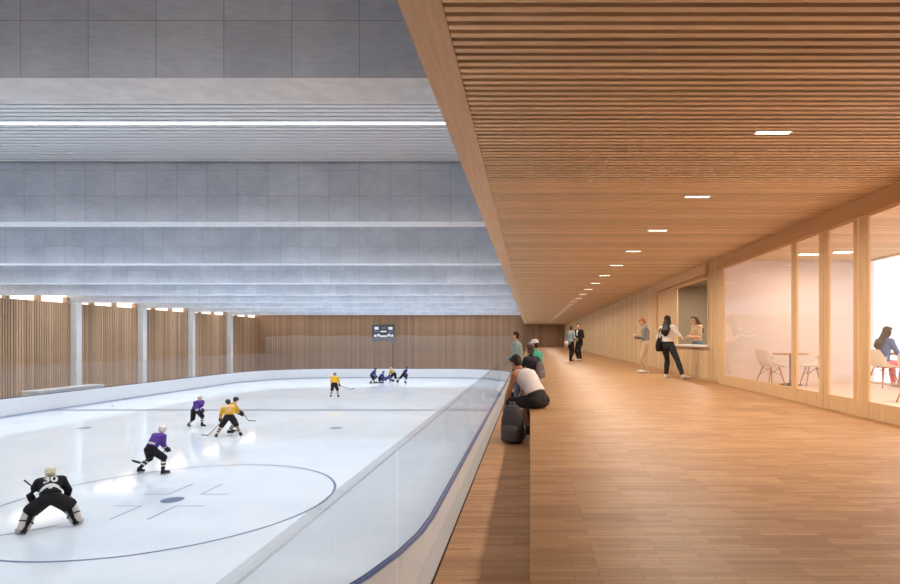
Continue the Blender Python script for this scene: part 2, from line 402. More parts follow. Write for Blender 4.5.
band('stripe', M['board_blue'], .12, .085, 1.08, 1.112, cap); band('stripe', M['board_blue'], .05, .01, 1.08, 1.112, cap)
# plexiglass panels on the left side and the far end
P = [p for p in ring(.06, 7)]; L = len(P)
pts = []
def split(a, b, step):
    n = max(1, round((b - a).length / step)); return [a.lerp(b, i / n) for i in range(n)]
loop = [P[i] for i in range(8, 24)] + [P[24]]
for a, b in zip(loop[:-1], loop[1:]): pts += split(a, b, 2.6)
pts.append(loop[-1])
px = thing('plexiglass_screen', 'clear spectator shield standing on the boards round the far and left sides', 'glass screen', (-16.4, 33.7, 1.1))
for a, b in zip(pts[:-1], pts[1:]):
    if a.y < 20 or b.y < 20: continue
    m = MB(); m.quad((*a.xy, 1.105), (*b.xy, 1.105), (*b.xy, 2.95), (*a.xy, 2.95)); m.build('glass_panel', M['plexi'], px)
# protective net behind the far glass, its top edge hanging in scallops
m = MB(); N = 90
for i in range(N + 1):
    x = -31.4 + 29.9 * i / N; z = 5.12 - .22 * abs(math.sin(PI * (x + 28) / 6.6)) ** .8
    m.v += [(x, 65.3, 2.95), (x, 65.3, z)]
for i in range(N): m.f.append((2*i, 2*i+2, 2*i+3, 2*i+1)); m.m.append(0)
tag(m.build('safety_net', M['net'], off=(-15, 65.3, 2.95)), 'fine grey safety net with a scalloped top edge above the glass at the far end', 'net')
# paint on the ice
def strip(pts, w, closed=False):
    m = MB(); k = len(pts)
    for i, p in enumerate(pts):
        a = pts[(i - 1) % k] if closed or i else p; b = pts[(i + 1) % k] if closed or i < k - 1 else p
        d = (b - a).normalized(); q = Vector((-d.y, d.x, 0)) * w / 2; m.v += [tuple(p + q + Vector((0, 0, .004))), tuple(p - q + Vector((0, 0, .004)))]
    for i in range(k if closed else k - 1):
        j = (i + 1) % k; m.f.append((2*i, 2*j, 2*j+1, 2*i+1)); m.m.append(0)
    return m
def arc(cx, cy, r, a0, a1, n): return [Vector((cx + r * math.cos(a0 + (a1-a0)*i/n), cy + r * math.sin(a0 + (a1-a0)*i/n), 0)) for i in range(n + 1)]
CX, CY = -10.22, 15.72
strip(arc(CX, CY, 4.38, 0, 2*PI, 96)[:-1], .07, True).build('face_off_circle', M['line'], ice)
def spot(x, y, r=.3, nm='face_off_spot'):
    m = MB(); m.v = [tuple(p + Vector((0, 0, .005))) for p in arc(x, y, r, 0, 2*PI, 28)[:-1]]; m.f = [tuple(range(28))]; m.m = [0]; m.build(nm, M['line'], ice)
spot(CX, CY, .30)
for x, y in ((-23, 28.4), (-10, 28.4), (-10.2, 42.9), (-23, 42.9)): spot(x, y)
for sx in (-1, 1):
    for sy in (-1, 1):
        x = CX + sx * .48; y = CY + sy * .57
        strip([Vector((x + sx * .78, y, 0)), Vector((x, y, 0)), Vector((x, y + sy * 1.15, 0))], .05).build('face_off_mark', M['line'], ice)
        strip([Vector((CX + sx * 4.45, CY + sy * .85, 0)), Vector((CX + sx * 4.85, CY + sy * .85, 0))], .05).build('hash_mark', M['line'], ice)
strip([Vector((RX0 + .2, 35.6, 0)), Vector((RX1 - .2, 35.6, 0))], .42).build('centre_line', M['line_dark'], ice)
strip([Vector((RX0 + 1, 61.4, 0)), Vector((RX1 - 1, 61.4, 0))], .08).build('goal_line', M['line'], ice)
a = W(-12, 537.5, 12.75).xy.to_3d(); b = W(26, 531.5, 13.15).xy.to_3d(); c = W(57, 525.5, 13.56).xy.to_3d()
strip([a, b, c], .06).build('crease_line', M['line'], ice)
pk = MB(); pk.loft([(Vector((-28.7, 37.8, z)), Vector((.06, 0, 0)), Vector((0, .06, 0))) for z in (.0, .03)], 18)
tag(pk.build('puck', M['metal_dark'], off=(-28.7, 37.8, 0)), 'small black puck lying on the ice near the left boards', 'puck')
# low white counter behind the left boards
m = MB(); m.box(-32.6, -31.5, 35.3, 40.7, -.03, 1.2); m.box(-32.65, -31.45, 35.25, 40.75, 1.2, 1.26)
tag(m.build('bench_counter', M['board'], off=(-32, 38, -.03)), 'low white counter behind the left boards, in front of the first column', 'counter')
# glass balustrade along the edge of the lower floor
gb = thing('glass_balustrade', 'frameless glass balustrade along the edge of the lower wooden floor above the rink', 'balustrade', (-.65, 34, STEP))
ys = [-2.4, .13] + [2.69 + 2.54 * k for k in range(28)]
for a, b in zip(ys[:-1], ys[1:]):
    if b > YB: break
    m = MB(); m.quad((-.65, a + .006, STEP - .3), (-.65, a + .006, 4.062), (-.65, b - .006, 4.062), (-.65, b - .006, STEP - .3)); m.build('glass_panel', M['rail_glass'], gb)
m = MB(); m.box(-.662, -.638, -2.4, YB - .3, 4.062, 4.085); m.build('top_edge', M['rail_edge'], gb)
sbox('trim_4', M['dark_gap'], -17.86, -17.76, YB - .02, YB, .9, 4.1)
for k in range(6): area('added_board_fill', (-.66, 2 + 12.2 * k, STEP - .32), .08, 12, 230, (1, .95, .90), 2.9, (0, math.radians(-38), 0))  # added fill lamps, hidden below the floor edge, brightening the boards' outer face
# scoreboard
sb = thing('scoreboard', 'dark rectangular scoreboard with white lit panels hanging before the far timber wall', 'scoreboard', (-18.4, 69, 4.3))
m = MB(); m.box(-19.85, -16.95, 69, 69.25, 4.30, 6.42); m.build('housing', plain('grey_scoreboard_case', (118, 120, 130), .5), sb)
m = MB()
for x in (-19.85, -16.99): m.box(x, x + .04, 68.97, 69, 4.30, 6.42)
for z in (4.30, 6.38): m.box(-19.85, -16.95, 68.97, 69, z, z + .04)
m.build('rim', M['metal_grey'], sb)
M['score'] = emit('score_panel_white', (232, 238, 246), .95); M['score2'] = emit('score_panel_blue', (128, 142, 172), .6)
for x, z, w, h_, mt in ((-19.25,5.95,.5,.34,0),(-17.5,5.95,.5,.34,0),(-18.38,6.0,.5,.26,1),(-18.38,5.55,.75,.16,0),(-19.3,5.52,.6,.22,1),(-17.45,5.52,.6,.22,1),(-19.4,5.0,.3,.3,0),(-19.0,5.1,.3,.3,0),(-17.7,5.1,.3,.3,0),(-17.3,5.0,.3,.3,0),(-18.38,4.95,.95,.2,0),(-19.3,4.55,.5,.14,1),(-18.38,4.55,.6,.14,1),(-17.45,4.55,.5,.14,1)):
    m = MB(); m.box(x - w/2, x + w/2, 68.985, 69, z - h_/2, z + h_/2); m.build('display_panel', M['score2' if mt else 'score'], sb)
for x in (-19.4, -17.4):
    m = MB(); m.tube([(x, 69.12, 6.4), (x, 69.12, 8.84)], .02, 6); m.build('cable', M['metal_grey'], sb)
# ------------------------------------------------------------------ figures
TODO = []            # (object, voxel, smoothing rounds, callback after the surface is made)
def skin_obj(mb, name, mats, parent, voxel, rounds=4, post=None):
    mb.m = [0] * len(mb.f); o = mb.build(name, mats, parent, smooth=True); TODO.append((o, voxel, rounds, post)); return o
def finish_figures():
    for o, vx, k, post in TODO:
        r = o.modifiers.new('r', 'REMESH'); r.mode = 'VOXEL'; r.voxel_size = vx; r.use_smooth_shade = True
        s = o.modifiers.new('s', 'SMOOTH'); s.factor = .5; s.iterations = k
    bpy.context.view_layer.update(); dg = bpy.context.evaluated_depsgraph_get(); res = []
    for o, vx, k, post in TODO: res.append(bpy.data.meshes.new_from_object(o.evaluated_get(dg)))
    for (o, vx, k, post), me in zip(TODO, res):
        old = o.data; nm = old.name; mats = list(old.materials); o.modifiers.clear(); o.data = me; bpy.data.meshes.remove(old); me.name = nm
        me.materials.clear()
        for mt in mats: me.materials.append(mt)
        me.polygons.foreach_set('material_index', [0] * len(me.polygons))
        me.polygons.foreach_set('use_smooth', [True] * len(me.polygons))
        if post: post(o, me)
        me.update()
PM = {}
def pm(name, rgb, rough=.7, var=.16, scale=30.):
    if name not in PM: PM[name] = plain(name, rgb, rough, var, scale)
    return PM[name]
SK1 = pm('warm_skin', (214, 160, 128), .5, .06); SK2 = pm('tan_skin', (190, 132, 98), .5, .06); EYE_M = pm('dark_eye', (40, 30, 28), .3); LIP = pm('lip', (176, 96, 88), .5)

def ik(a, t, l1, l2, pole):
    d = t - a; L = min(max(d.length, abs(l1 - l2) + .01), (l1 + l2) * .998); d.normalize(); t = a + d * L
    x = (l1 * l1 - l2 * l2 + L * L) / (2 * L); h = math.sqrt(max(l1 * l1 - x * x, 0)); p = pole - d * pole.dot(d)
    if p.length < 1e-4: p = Vector((0, 0, 1)) - d * d.z
    return a + d * x + p.normalized() * h, t

class Fig:
    """one person: skeleton solved from a few targets given in the body's own frame (right, forward, up) at the root point"""
    def __init__(s, label, root, facing, H=1.74, fem=False, pelvis=(0, 0, None), pitch=4, roll=0, twist=0, curve=.25, look=(0, 0), hands=None, feet=None, kpole=None, epole=None, footyaw=(12, -12), tiptoe=(0, 0), cat='person', group=None, voxel=.011, wrap=(.5, .5), seat_yaw=0):
        s.k = k = H / 1.75; s.fem = fem; s.vx = voxel; s.root = Vector(root); a = math.radians(facing)
        s.f = Vector((-math.sin(a), math.cos(a), 0)); s.r = Vector((math.cos(a), math.sin(a), 0)); s.z = Vector((0, 0, 1))
        s.e = thing('person', label, cat, s.root, group)
        P = pelvis; s.P = s.w((P[0], P[1], P[2] if P[2] is not None else .935 * k))
        base = Matrix((s.r, s.f, s.z)).transposed()
        def tor(q): return base @ (Matrix.Rotation(math.radians(twist * q), 3, 'Z') @ Matrix.Rotation(math.radians(roll * q), 3, 'Y') @ Matrix.Rotation(math.radians(-pitch * (1 - curve + 2 * curve * q)) if q > .05 else math.radians(-pitch * .45), 3, 'X'))
        s.sp = [s.P]; s.fr = [tor(.0)]
        for i in range(5):
            q = (i + 1) / 5; m = tor(q); s.sp.append(s.sp[-1] + m @ Vector((0, 0, .106 * k))); s.fr.append(m)
        T = s.fr[-1]; s.T = T; s.neck = s.sp[-1]; u = T @ s.z; s.u = u
        sw = (.165 if fem else .19) * k; s.sh = [s.neck - u * .055 * k + T @ Vector((-sw, 0, 0)), s.neck - u * .055 * k + T @ Vector((sw, 0, 0))]
        yaw, hp = look
        s.Hm = base @ (Matrix.Rotation(math.radians(yaw + twist), 3, 'Z') @ Matrix.Rotation(math.radians(roll * .5), 3, 'Y') @ Matrix.Rotation(math.radians(-hp), 3, 'X'))
        nd = (u * .6 + (s.Hm @ s.z) * .6 + s.Hm @ Vector((0, .12, 0))).normalized(); s.nd = nd
        s.hc = s.neck + nd * .115 * k + (s.Hm @ Vector((0, .018, .065))) * k
        hw = (.095 if fem else .09) * k; R0 = s.fr[0]
        s.hip = [s.P + R0 @ Vector((-hw, 0, -.02 * k)), s.P + R0 @ Vector((hw, 0, -.02 * k))]
        feet = feet or ((-.1, 0, 0), (.1, 0, 0)); s.knee = [0, 0]; s.ank = [0, 0]; s.toe = [0, 0]; s.fn = [0, 0]
        kp = kpole or ((-.15, 1, 0), (.15, 1, 0))
        for i in (0, 1):
            t = s.w(feet[i]) + Vector((0, 0, .085 * k)) + Vector((0, 0, tiptoe[i]))
            s.knee[i], s.ank[i] = ik(s.hip[i], t, .44 * k, .43 * k, s.d(kp[i]))
            ya = math.radians(footyaw[i]); fd = s.f * math.cos(ya) + s.r * -math.sin(ya); s.fn[i] = fd
            s.toe[i] = s.ank[i] + fd * .17 * k - Vector((0, 0, .05 * k + tiptoe[i] * .9))
        hands = hands or ((-.23, .04, .80 * k), (.23, .04, .80 * k)); ep = epole or ((-.6, -1, -.2), (.6, -1, -.2)); s.elb = [0, 0]; s.wri = [0, 0]
        for i in (0, 1):
            s.elb[i], s.wri[i] = ik(s.sh[i], s.w(hands[i]), .295 * k, .265 * k, s.d(ep[i]))
    def w(s, p): return s.root + s.r * p[0] + s.f * p[1] + s.z * p[2]
    def d(s, p): return s.r * p[0] + s.f * p[1] + s.z * p[2]
    # ---- surfaces
    def torso(s, m, g=0., lo=0, hi=99, hem=0., gd=None):
        k = s.k; gd = g if gd is None else gd
        A = [(.155, .105), (.15, .105), (.135, .10), (.152, .112), (.17, .115), (.105, .075)] if not s.fem else [(.165, .108), (.148, .102), (.122, .09), (.135, .108), (.145, .105), (.085, .065)]
        secs = []
        if lo == 0:
            R = s.fr[0]; secs.append((s.P + R @ Vector((0, 0, -.11 * k - hem)), R @ Vector((.11 * k + g * 1.2 if not hem else .15 * k + g, 0, 0)), R @ Vector((0, .085 * k + gd, 0))))
        for i in range(max(lo, 0), 6):
            if i > hi: break
            R = s.fr[i]; secs.append((s.sp[i] - R @ Vector((0, 0, .03 * k if i == 5 else 0)), R @ Vector((A[i][0] * k + g, 0, 0)), R @ Vector((0, A[i][1] * k + gd, 0))))
        m.loft(secs, 20)
    def shoulders(s, m, g=0.):
        for i in (0, 1):
            m.tube([s.sp[4] + (s.neck - s.sp[4]) * .45, s.sh[i]], [.075 * s.k + g, .062 * s.k + g], 12)
    def arm(s, m, i, g=0., upto=2., r=None):
        k = s.k; a = .86 if s.fem else 1.
        r = r or (.058 * k * a, .046 * k * a, .042 * k * a, .043 * k * a, .028 * k * a)
        p = [s.sh[i], s.sh[i].lerp(s.elb[i], .55), s.elb[i], s.elb[i].lerp(s.wri[i], .3), s.wri[i]]
        if upto < 1: m.tube([p[0], s.sh[i].lerp(s.elb[i], upto)], [r[0] + g, r[1] + g], 12)
        else:
            q = upto - 1; pts = [p[0], p[1], p[2]]; rr = [r[0] + g, r[1] + g, r[2] + g]
            if q > .35: pts.append(p[3]); rr.append(r[3] + g)
            pts.append(s.elb[i].lerp(s.wri[i], min(q, 1.))); rr.append((r[4] if q > .8 else r[3] * .9) + g); m.tube(pts, rr, 12)
    def leg(s, m, i, g=0., upto=2., r=None, knee_g=None):
        k = s.k; r = r or (.088 * k, .07 * k, .054 * k, .056 * k, .036 * k)
        h, kn, an = s.hip[i], s.knee[i], s.ank[i]
        pts = [h, h.lerp(kn, .5)]; rr = [r[0] + g, r[1] + g]
        if upto < 1: pts[1] = h.lerp(kn, upto); m.tube(pts, rr, 14); return
        pts.append(kn); rr.append(r[2] + g); q = upto - 1
        if q > .3: pts.append(kn.lerp(an, .3)); rr.append(r[3] + g)
        if q > .05: pts.append(kn.lerp(an, min(q, 1.))); rr.append((r[4] if q > .7 else r[3]) + g)
        m.tube(pts, rr, 14)
    def hand(s, m, i, curl=.5, big=1.):
        k = s.k * big; d = (s.wri[i] - s.elb[i]).normalized(); side = s.r * (1 if i == 0 else -1)
        n = d.cross(s.f if abs(d.dot(s.f)) < .8 else s.z); 
        if n.dot(side) < 0: n = -n                      # palm normal towards the body
        n.normalize(); t = d.cross(n).normalized()
        if t.dot(s.f + s.z * .5) < 0: t = -t            # thumb side
        o = s.wri[i]; m.loft([(o - d * .01, t * .026 * k, n * .019 * k), (o + d * .03 * k, t * .036 * k, n * .017 * k), (o + d * .085 * k, t * .042 * k, n * .014 * k), (o + d * .095 * k, t * .036 * k, n * .010 * k)], 12)
        for q, L in ((.030, .070), (.0105, .078), (-.0095, .073), (-.029, .056)):
            b = o + d * .082 * k + t * q * k; c1 = (d * math.cos(curl) + n * math.sin(curl)); c2 = (d * math.cos(curl * 2.1) + n * math.sin(curl * 2.1))
            p1 = b + c1 * L * .52 * k; m.tube([b, p1, p1 + c2 * L * .5 * k], [.0095 * k, .009 * k, .0078 * k], 8)
        b = o + d * .025 * k + t * .026 * k; c1 = (d * .6 + t * .7 + n * .35).normalized(); p1 = b + c1 * .04 * k
        m.tube([b, p1, p1 + (d * .85 + t * .2 + n * .4).normalized() * .034 * k], [.012 * k, .0105 * k, .0085 * k], 8)
    def foot(s, m, i, g=0.):
        k = s.k; a, t, fd = s.ank[i], s.toe[i], s.fn[i]; r = fd.cross(s.z); heel = a - fd * .045 * k; heel.z = t.z + .012 * k + max(0, (a.z - t.z) - .06 * k) * .6
        m.loft([(heel - fd * .012, r * .024 * k, s.z * .028 * k), (heel + s.z * .012, r * (.034 * k + g), s.z * (.038 * k + g)), (a.lerp(t, .35) - s.z * .012 * k, r * (.04 * k + g), s.z * (.04 * k + g)), (a.lerp(t, .75), r * (.046 * k + g), s.z * (.03 * k + g)), (t + fd * .03 * k, r * (.038 * k + g), s.z * (.022 * k + g)), (t + fd * .062 * k, r * .02 * k, s.z * .013 * k)], 14)
        m.tube([a + s.z * .02 * k, a.lerp(heel, .5), a.lerp(t, .35) - s.z * .012], [.036 * k + g, .034 * k + g, .034 * k + g], 10)
    def H3(s, x, y, z): return s.hc + s.Hm @ (Vector((x, y, z)) * s.k)
    def head(s, m):
        k = s.k; R = s.Hm; X = R @ Vector((k, 0, 0)); Y = R @ Vector((0, k, 0)); Z = R @ Vector((0, 0, k))
        m.ball(s.H3(0, -.008, .022), X * .077, Y * .096, Z * .095, 18)
        m.ball(s.H3(0, .018, -.035), X * .060, Y * .072, Z * .078, 16)
        m.ball(s.H3(0, .055, -.078), X * .030, Y * .028, Z * .026, 10)
        m.tube([s.H3(0, .088, .012), s.H3(0, .103, -.018), s.H3(0, .112, -.03)], [.008 * k, .012 * k, .013 * k], 8)
        m.tube([s.H3(-.036, .078, .028), s.H3(0, .086, .026), s.H3(.036, .078, .028)], .010 * k, 8)
        m.tube([s.H3(-.018, .082, -.055), s.H3(.018, .082, -.055)], .010 * k, 8)
        for sx in (-1, 1): m.ball(s.H3(sx * .078, -.01, -.005), X * .010, Y * .022, Z * .032, 8)
        m.tube([s.neck - s.u * .06 * k, s.neck + s.u * .01, s.hc - s.nd * .06 * k], [.062 * k, .052 * k if not s.fem else .044 * k, .05 * k if not s.fem else .043 * k], 12)
    def body(s, skin=SK1, curl=.5, hands=True, feet=True, face=True):
        m = MB(); s.torso(m); s.shoulders(m); s.head(m)
        for i in (0, 1):
            s.arm(m, i); s.leg(m, i)
            if hands: s.hand(m, i, curl)
            s.foot(m, i)
        ey = [s.H3(x, .083, .006) - s.root for x in (-.032, .032)]; mo = s.H3(0, .093, -.055) - s.root; k = s.k
        def post(o, me):
            for p in me.polygons:
                c = p.center
                if min((c - e).length for e in ey) < .015 * k: p.material_index = 1
                elif abs((s.Hm.transposed() @ (c - mo)).z) < .008 * k and (c - mo).length < .024 * k: p.material_index = 2
        return skin_obj(m, 'body', [skin, EYE_M, LIP], s.e, s.vx, 3, post if face else None)
    def hair(s, mat, style='short', name='hair'):
        m = MB(); k = s.k; R = s.Hm; X = R @ Vector((k, 0, 0)); Y = R @ Vector((0, k, 0)); Z = R @ Vector((0, 0, k))
        m.ball(s.H3(0, -.022, .035), X * .086, Y * .094, Z * .094, 18)
        m.ball(s.H3(0, -.052, -.015), X * .074, Y * .06, Z * .075, 14)
        m.tube([s.H3(-.04, .05, .088), s.H3(.045, .055, .085)], .026 * k, 10)
        if style in ('long', 'wavy'):
            b0 = s.H3(0, -.07, -.03); b1 = s.H3(0, -.10, -.16); b2 = s.sp[4] - s.T @ Vector((0, .15 * k, 0)); b3 = s.sp[3] - s.T @ Vector((0, .155 * k, -.02))
            m.loft([(b0, X * .082, Y * .05), (b1, X * .105, Y * .055), (b2 + X * .012, X * .135, Y * .05), (b3 - X * .012, X * .12, Y * .04), (b3 - Z * .06 + X * .01, X * .07, Y * .025), (b3 - Z * .10, X * .03, Y * .012)], 16)
            for sx in (-1, 1): m.tube([s.H3(sx * .07, .0, .03), s.H3(sx * .085, -.01, -.08), s.H3(sx * .08, -.05, -.18)], [.022 * k, .026 * k, .02 * k], 10)
        if style == 'bob':
            for sx in (-1, 1): m.tube([s.H3(sx * .07, .0, .03), s.H3(sx * .08, -.02, -.06), s.H3(sx * .06, -.05, -.10)], [.024 * k, .026 * k, .018 * k], 10)
            m.ball(s.H3(0, -.06, -.06), X * .07, Y * .045, Z * .06, 12)
        return skin_obj(m, name, [mat], s.e, max(s.vx, .01), 3)
    def top(s, mat, name='shirt', g=.018, sleeve=1.95, hem=0., lo=0, collar=False, loose=0., mats=None, post=None):
        m = MB(); s.torso(m, g, lo, hem=hem, gd=g + loose); [s.shoulders(m, g * .8) if sleeve > 0 else m.tube([s.sp[4].lerp(s.neck, .3), s.neck.lerp(s.sh[i], .62) - s.u * .006], [.075 * s.k, .064 * s.k], 12) for i in (0, 1)]
        if collar: m.tube([s.neck - s.u * .03, s.neck + s.u * .03 * s.k], .064 * s.k, 12)
        if sleeve > 0:
            for i in (0, 1): s.arm(m, i, g * .75, sleeve)
        return skin_obj(m, name, mats or [mat], s.e, max(s.vx, .012), 4, post)
    def bottoms(s, mat, name='trousers', g=.014, upto=1.93, r=None, waist=1):
        m = MB(); s.torso(m, g * .8, 0, waist)
        for i in (0, 1): s.leg(m, i, g, upto, r)
        return skin_obj(m, name, [mat], s.e, max(s.vx, .012), 4)
    def shoes(s, mat, g=.010, name='shoe'):
        for i in (0, 1):
            m = MB(); s.foot(m, i, g); skin_obj(m, name, [mat], s.e, max(s.vx, .011), 3)

def decal(parent_obj, name, mb2d, origin, xdir, ydir, mat, lift=.006):
    """lays flat shapes (x,y,0) on a finished surface by casting along the view of its plane; becomes a child part"""
    nd = xdir.cross(ydir).normalized(); me = parent_obj.data; root = parent_obj.parent.location
    bv = BVHTree.FromPolygons([v.co + root for v in me.vertices], [tuple(p.vertices) for p in me.polygons])
    out = MB(); ok = []
    for x, y, _ in mb2d.v:
        p = origin + xdir * x + ydir * y; h = bv.ray_cast(p + nd * .6, -nd, 1.2)
        q = (h[0] + nd * lift) if h[0] is not None else None; ok.append(q is not None); out.v.append(tuple(q if q is not None else p))
    for f in mb2d.f:
        if all(ok[i] for i in f): out.f.append(f); out.m.append(0)
    if out.f: return out.build(name, mat, parent_obj, off=root, smooth=True)
def grid2d(x0, x1, y0, y1, nx, ny, bend=0.):
    m = MB()
    for j in range(ny + 1):
        for i in range(nx + 1):
            x = x0 + (x1 - x0) * i / nx; m.v.append((x, y0 + (y1 - y0) * j / ny - bend * ((2 * i / nx - 1) ** 2), 0))
    for j in range(ny):
        for i in range(nx): k = j * (nx + 1) + i; m.f.append((k, k + 1, k + nx + 2, k + nx + 1)); m.m.append(0)
    return m
def text2d(txt, size):
    cu = bpy.data.curves.new('t', 'FONT'); cu.body = txt; cu.size = size; cu.align_x = 'CENTER'; cu.align_y = 'CENTER'; cu.resolution_u = 4; cu.offset = size * .03
    o = bpy.data.objects.new('t', cu); COL.objects.link(o); bpy.context.view_layer.update()
    me = bpy.data.meshes.new_from_object(o.evaluated_get(bpy.context.evaluated_depsgraph_get())); m = MB()
    m.v = [tuple(v.co) for v in me.vertices]; m.f = [tuple(p.vertices) for p in me.polygons]; m.m = [0] * len(m.f)
    bpy.data.objects.remove(o); bpy.data.curves.remove(cu); bpy.data.meshes.remove(me); return m
LATE = []

# ---- spectators ---------------------------------------------------------------
def person_on(label, px, Y, z, facing, **kw): return Fig(label, ((px - VX) * Y / F, Y, z), facing, **kw)
# man in white sleeveless top, sitting on the step and leaning over his backpack
a = Fig('man in white sleeveless top and dark shorts sitting hunched on the floor step', (-.02, 8.45, STEP), 48, H=1.80, pelvis=(.0, -.20, .585), pitch=38, curve=.35, look=(-10, 30),
        hands=((-.16, .38, .36), (.08, .38, .40)), epole=((-.9, -.2, .2), (.9, -.2, .2)), feet=((-.12, .16, 0), (.09, .08, 0)), kpole=((-.2, 1, .6), (.25, 1, .5)), voxel=.0085)
a.body(SK2, .7); a.hair(pm('dark_brown_hair', (52, 38, 30), .6, .3)); a.top(pm('white_cotton', (236, 228, 228)), 'tank_top', .026, 0, 0, lo=1)
a.bottoms(pm('charcoal_shorts', (42, 34, 34)), 'shorts', .022, 1.0); a.shoes(pm('black_shoe', (34, 32, 32)))
# man in teal grey jacket at the glass
a = Fig('man in pale teal grey jacket standing at the glass balustrade, looking at the rink', (-.31, 14.8, STEP), 78, H=1.69, pitch=6, look=(5, -4), hands=((-.15, .22, .98), (.16, .2, .98)))
a.body(SK1); a.hair(pm('auburn_hair', (74, 40, 28), .6, .3)); a.top(pm('teal_grey_jacket', (150, 166, 164)), 'jacket', .03, 1.95, .06, collar=True); a.bottoms(pm('black_trousers', (30, 28, 30))); a.shoes(pm('black_shoe', (34, 32, 32)))
# woman with backpack sitting on the step
a = Fig('woman in dark jacket with brown hair and a grey backpack sitting on the floor step', (-.03, 12.7, STEP), 42, H=1.70, fem=True, pelvis=(.0, -.16, .57), pitch=8, look=(15, 2), hands=((-.10, .33, .66), (.12, .35, .66)), feet=((-.12, .30, 0), (.14, .25, 0)))
a.body(SK1); a.hair(pm('brown_hair', (88, 62, 46), .6, .3), 'bob'); a.top(pm('black_jacket', (34, 34, 38)), 'jacket', .026, 1.95, 0, lo=1, collar=True); a.bottoms(pm('blue_jeans', (112, 124, 148))); a.shoes(pm('white_shoe', (224, 220, 216)))
WB = a
# person with white cap behind her
a = Fig('person in white cap and teal jacket sitting behind the woman with the backpack', (.02, 14.1, STEP), 60, H=1.86, pelvis=(.0, -.18, .60), pitch=4, look=(10, 2), hands=((-.10, .33, .70), (.30, .25, .78)), feet=((-.14, .32, 0), (.14, .30, 0)))
a.body(SK1); a.hair(pm('dark_brown_hair', (52, 38, 30), .6, .3)); a.top(pm('teal_jacket', (52, 168, 138)), 'jacket', .03, 1.95, 0, lo=1, collar=True); a.bottoms(pm('grey_trousers', (110, 106, 106))); a.shoes(pm('black_shoe', (34, 32, 32)))
m = MB(); k = a.k; X, Y_, Z = (a.Hm @ Vector(v) * k for v in ((1, 0, 0), (0, 1, 0), (0, 0, 1)))
m.ball(a.H3(0, -.015, .065), X * .094, Y_ * .104, Z * .078, 16); m.loft([(a.H3(0, .06, .058), X * .075, Z * .008), (a.H3(0, .12, .05), X * .07, Z * .007), (a.H3(0, .165, .042), X * .035, Z * .005)], 12)
skin_obj(m, 'cap', [pm('white_cap', (236, 228, 222))], a.e, .01, 2)
# couple in the far corridor
a = person_on('woman in grey teal sweater and black trousers standing in the far corridor', 570.5, 26.2, FLOOR, -45, H=1.68, fem=True, hands=((-.26, .1, .80), (.2, .22, 1.0)), look=(-10, 0), feet=((-.11, .1, 0), (.1, -.12, 0)))
a.body(SK1); a.hair(pm('brown_hair', (88, 62, 46), .6, .3), 'bob'); a.top(pm('grey_teal_sweater', (150, 166, 172)), 'sweater', .022, 1.95); a.bottoms(pm('black_trousers', (30, 28, 30)), g=.022); a.shoes(pm('dark_shoe', (60, 50, 44)))
a = person_on('man in black suit with white shirt facing the woman in the far corridor', 579.5, 26.4, FLOOR, 128, H=1.78, hands=((-.16, .22, 1.05), (.16, .22, 1.02)), look=(10, 0), feet=((-.16, .06, 0), (.16, -.06, 0)))
a.body(SK1); a.hair(pm('dark_brown_hair', (52, 38, 30), .6, .3)); a.top(pm('black_suit', (36, 34, 38)), 'jacket', .028, 1.93, .10)
SUIT = a; a.bottoms(pm('black_suit', (36, 34, 38)), g=.018); a.shoes(pm('white_shoe', (224, 220, 216)))
# woman with phone by the corridor wall
a = person_on('woman in grey sweater and beige trousers looking at a phone by the corridor wall', 646, 17, FLOOR, 78, H=1.70, fem=True, pitch=3, look=(0, 28), hands=((-.06, .30, 1.14), (.06, .26, 1.08)), epole=((-.4, -.6, -1), (.4, -.6, -1)), feet=((-.09, -.05, 0), (.09, .06, 0)))
a.body(SK1); a.hair(pm('copper_hair', (164, 100, 62), .6, .25)); a.top(pm('grey_sweater', (136, 134, 130)), 'sweater', .022, 1.95, collar=True); a.bottoms(pm('beige_trousers', (208, 180, 148)), g=.03); a.shoes(pm('white_shoe', (224, 220, 216)))
PH = a
# woman with black bag at the hatch
a = Fig('long-haired woman in white blouse with black bag leaning at the serving hatch', (3.70, 14.6, FLOOR), -38, H=1.70, fem=True, pelvis=(-.04, 0, .875), pitch=2, roll=-5, look=(0, 2), hands=((-.24, .06, .84), (.26, .26, 1.02)), feet=((-.12, .05, 0), (.42, -.10, 0)), footyaw=(10, -40), kpole=((-.1, 1, 0), (.3, 1, 0)))
a.body(SK1); a.hair(pm('black_hair', (36, 27, 24), .5, .3), 'wavy'); a.top(pm('white_blouse', (238, 232, 226)), 'blouse', .03, 1.7, 0, lo=1, loose=.01); a.bottoms(pm('black_jeans', (40, 44, 48)), g=.02, upto=1.88); a.shoes(pm('white_shoe', (224, 220, 216)))
WG = a
# woman serving behind the hatch
a = person_on('long-haired woman in beige top and blue trousers standing behind the serving hatch', 697.5, 16.4, FLOOR, 112, H=1.74, fem=True, look=(-4, 16), hands=((-.10, .30, 1.12), (.10, .30, 1.10)), epole=((-.5, -.6, -1), (.5, -.6, -1)))
a.body(SK1); a.hair(pm('chestnut_hair', (70, 48, 36), .6, .3), 'wavy'); a.top(pm('beige_top', (208, 176, 142)), 'blouse', .02, .8); a.bottoms(pm('slate_blue_trousers', (112, 130, 142)), g=.025); a.shoes(pm('dark_shoe', (60, 50, 44)))
HW = a
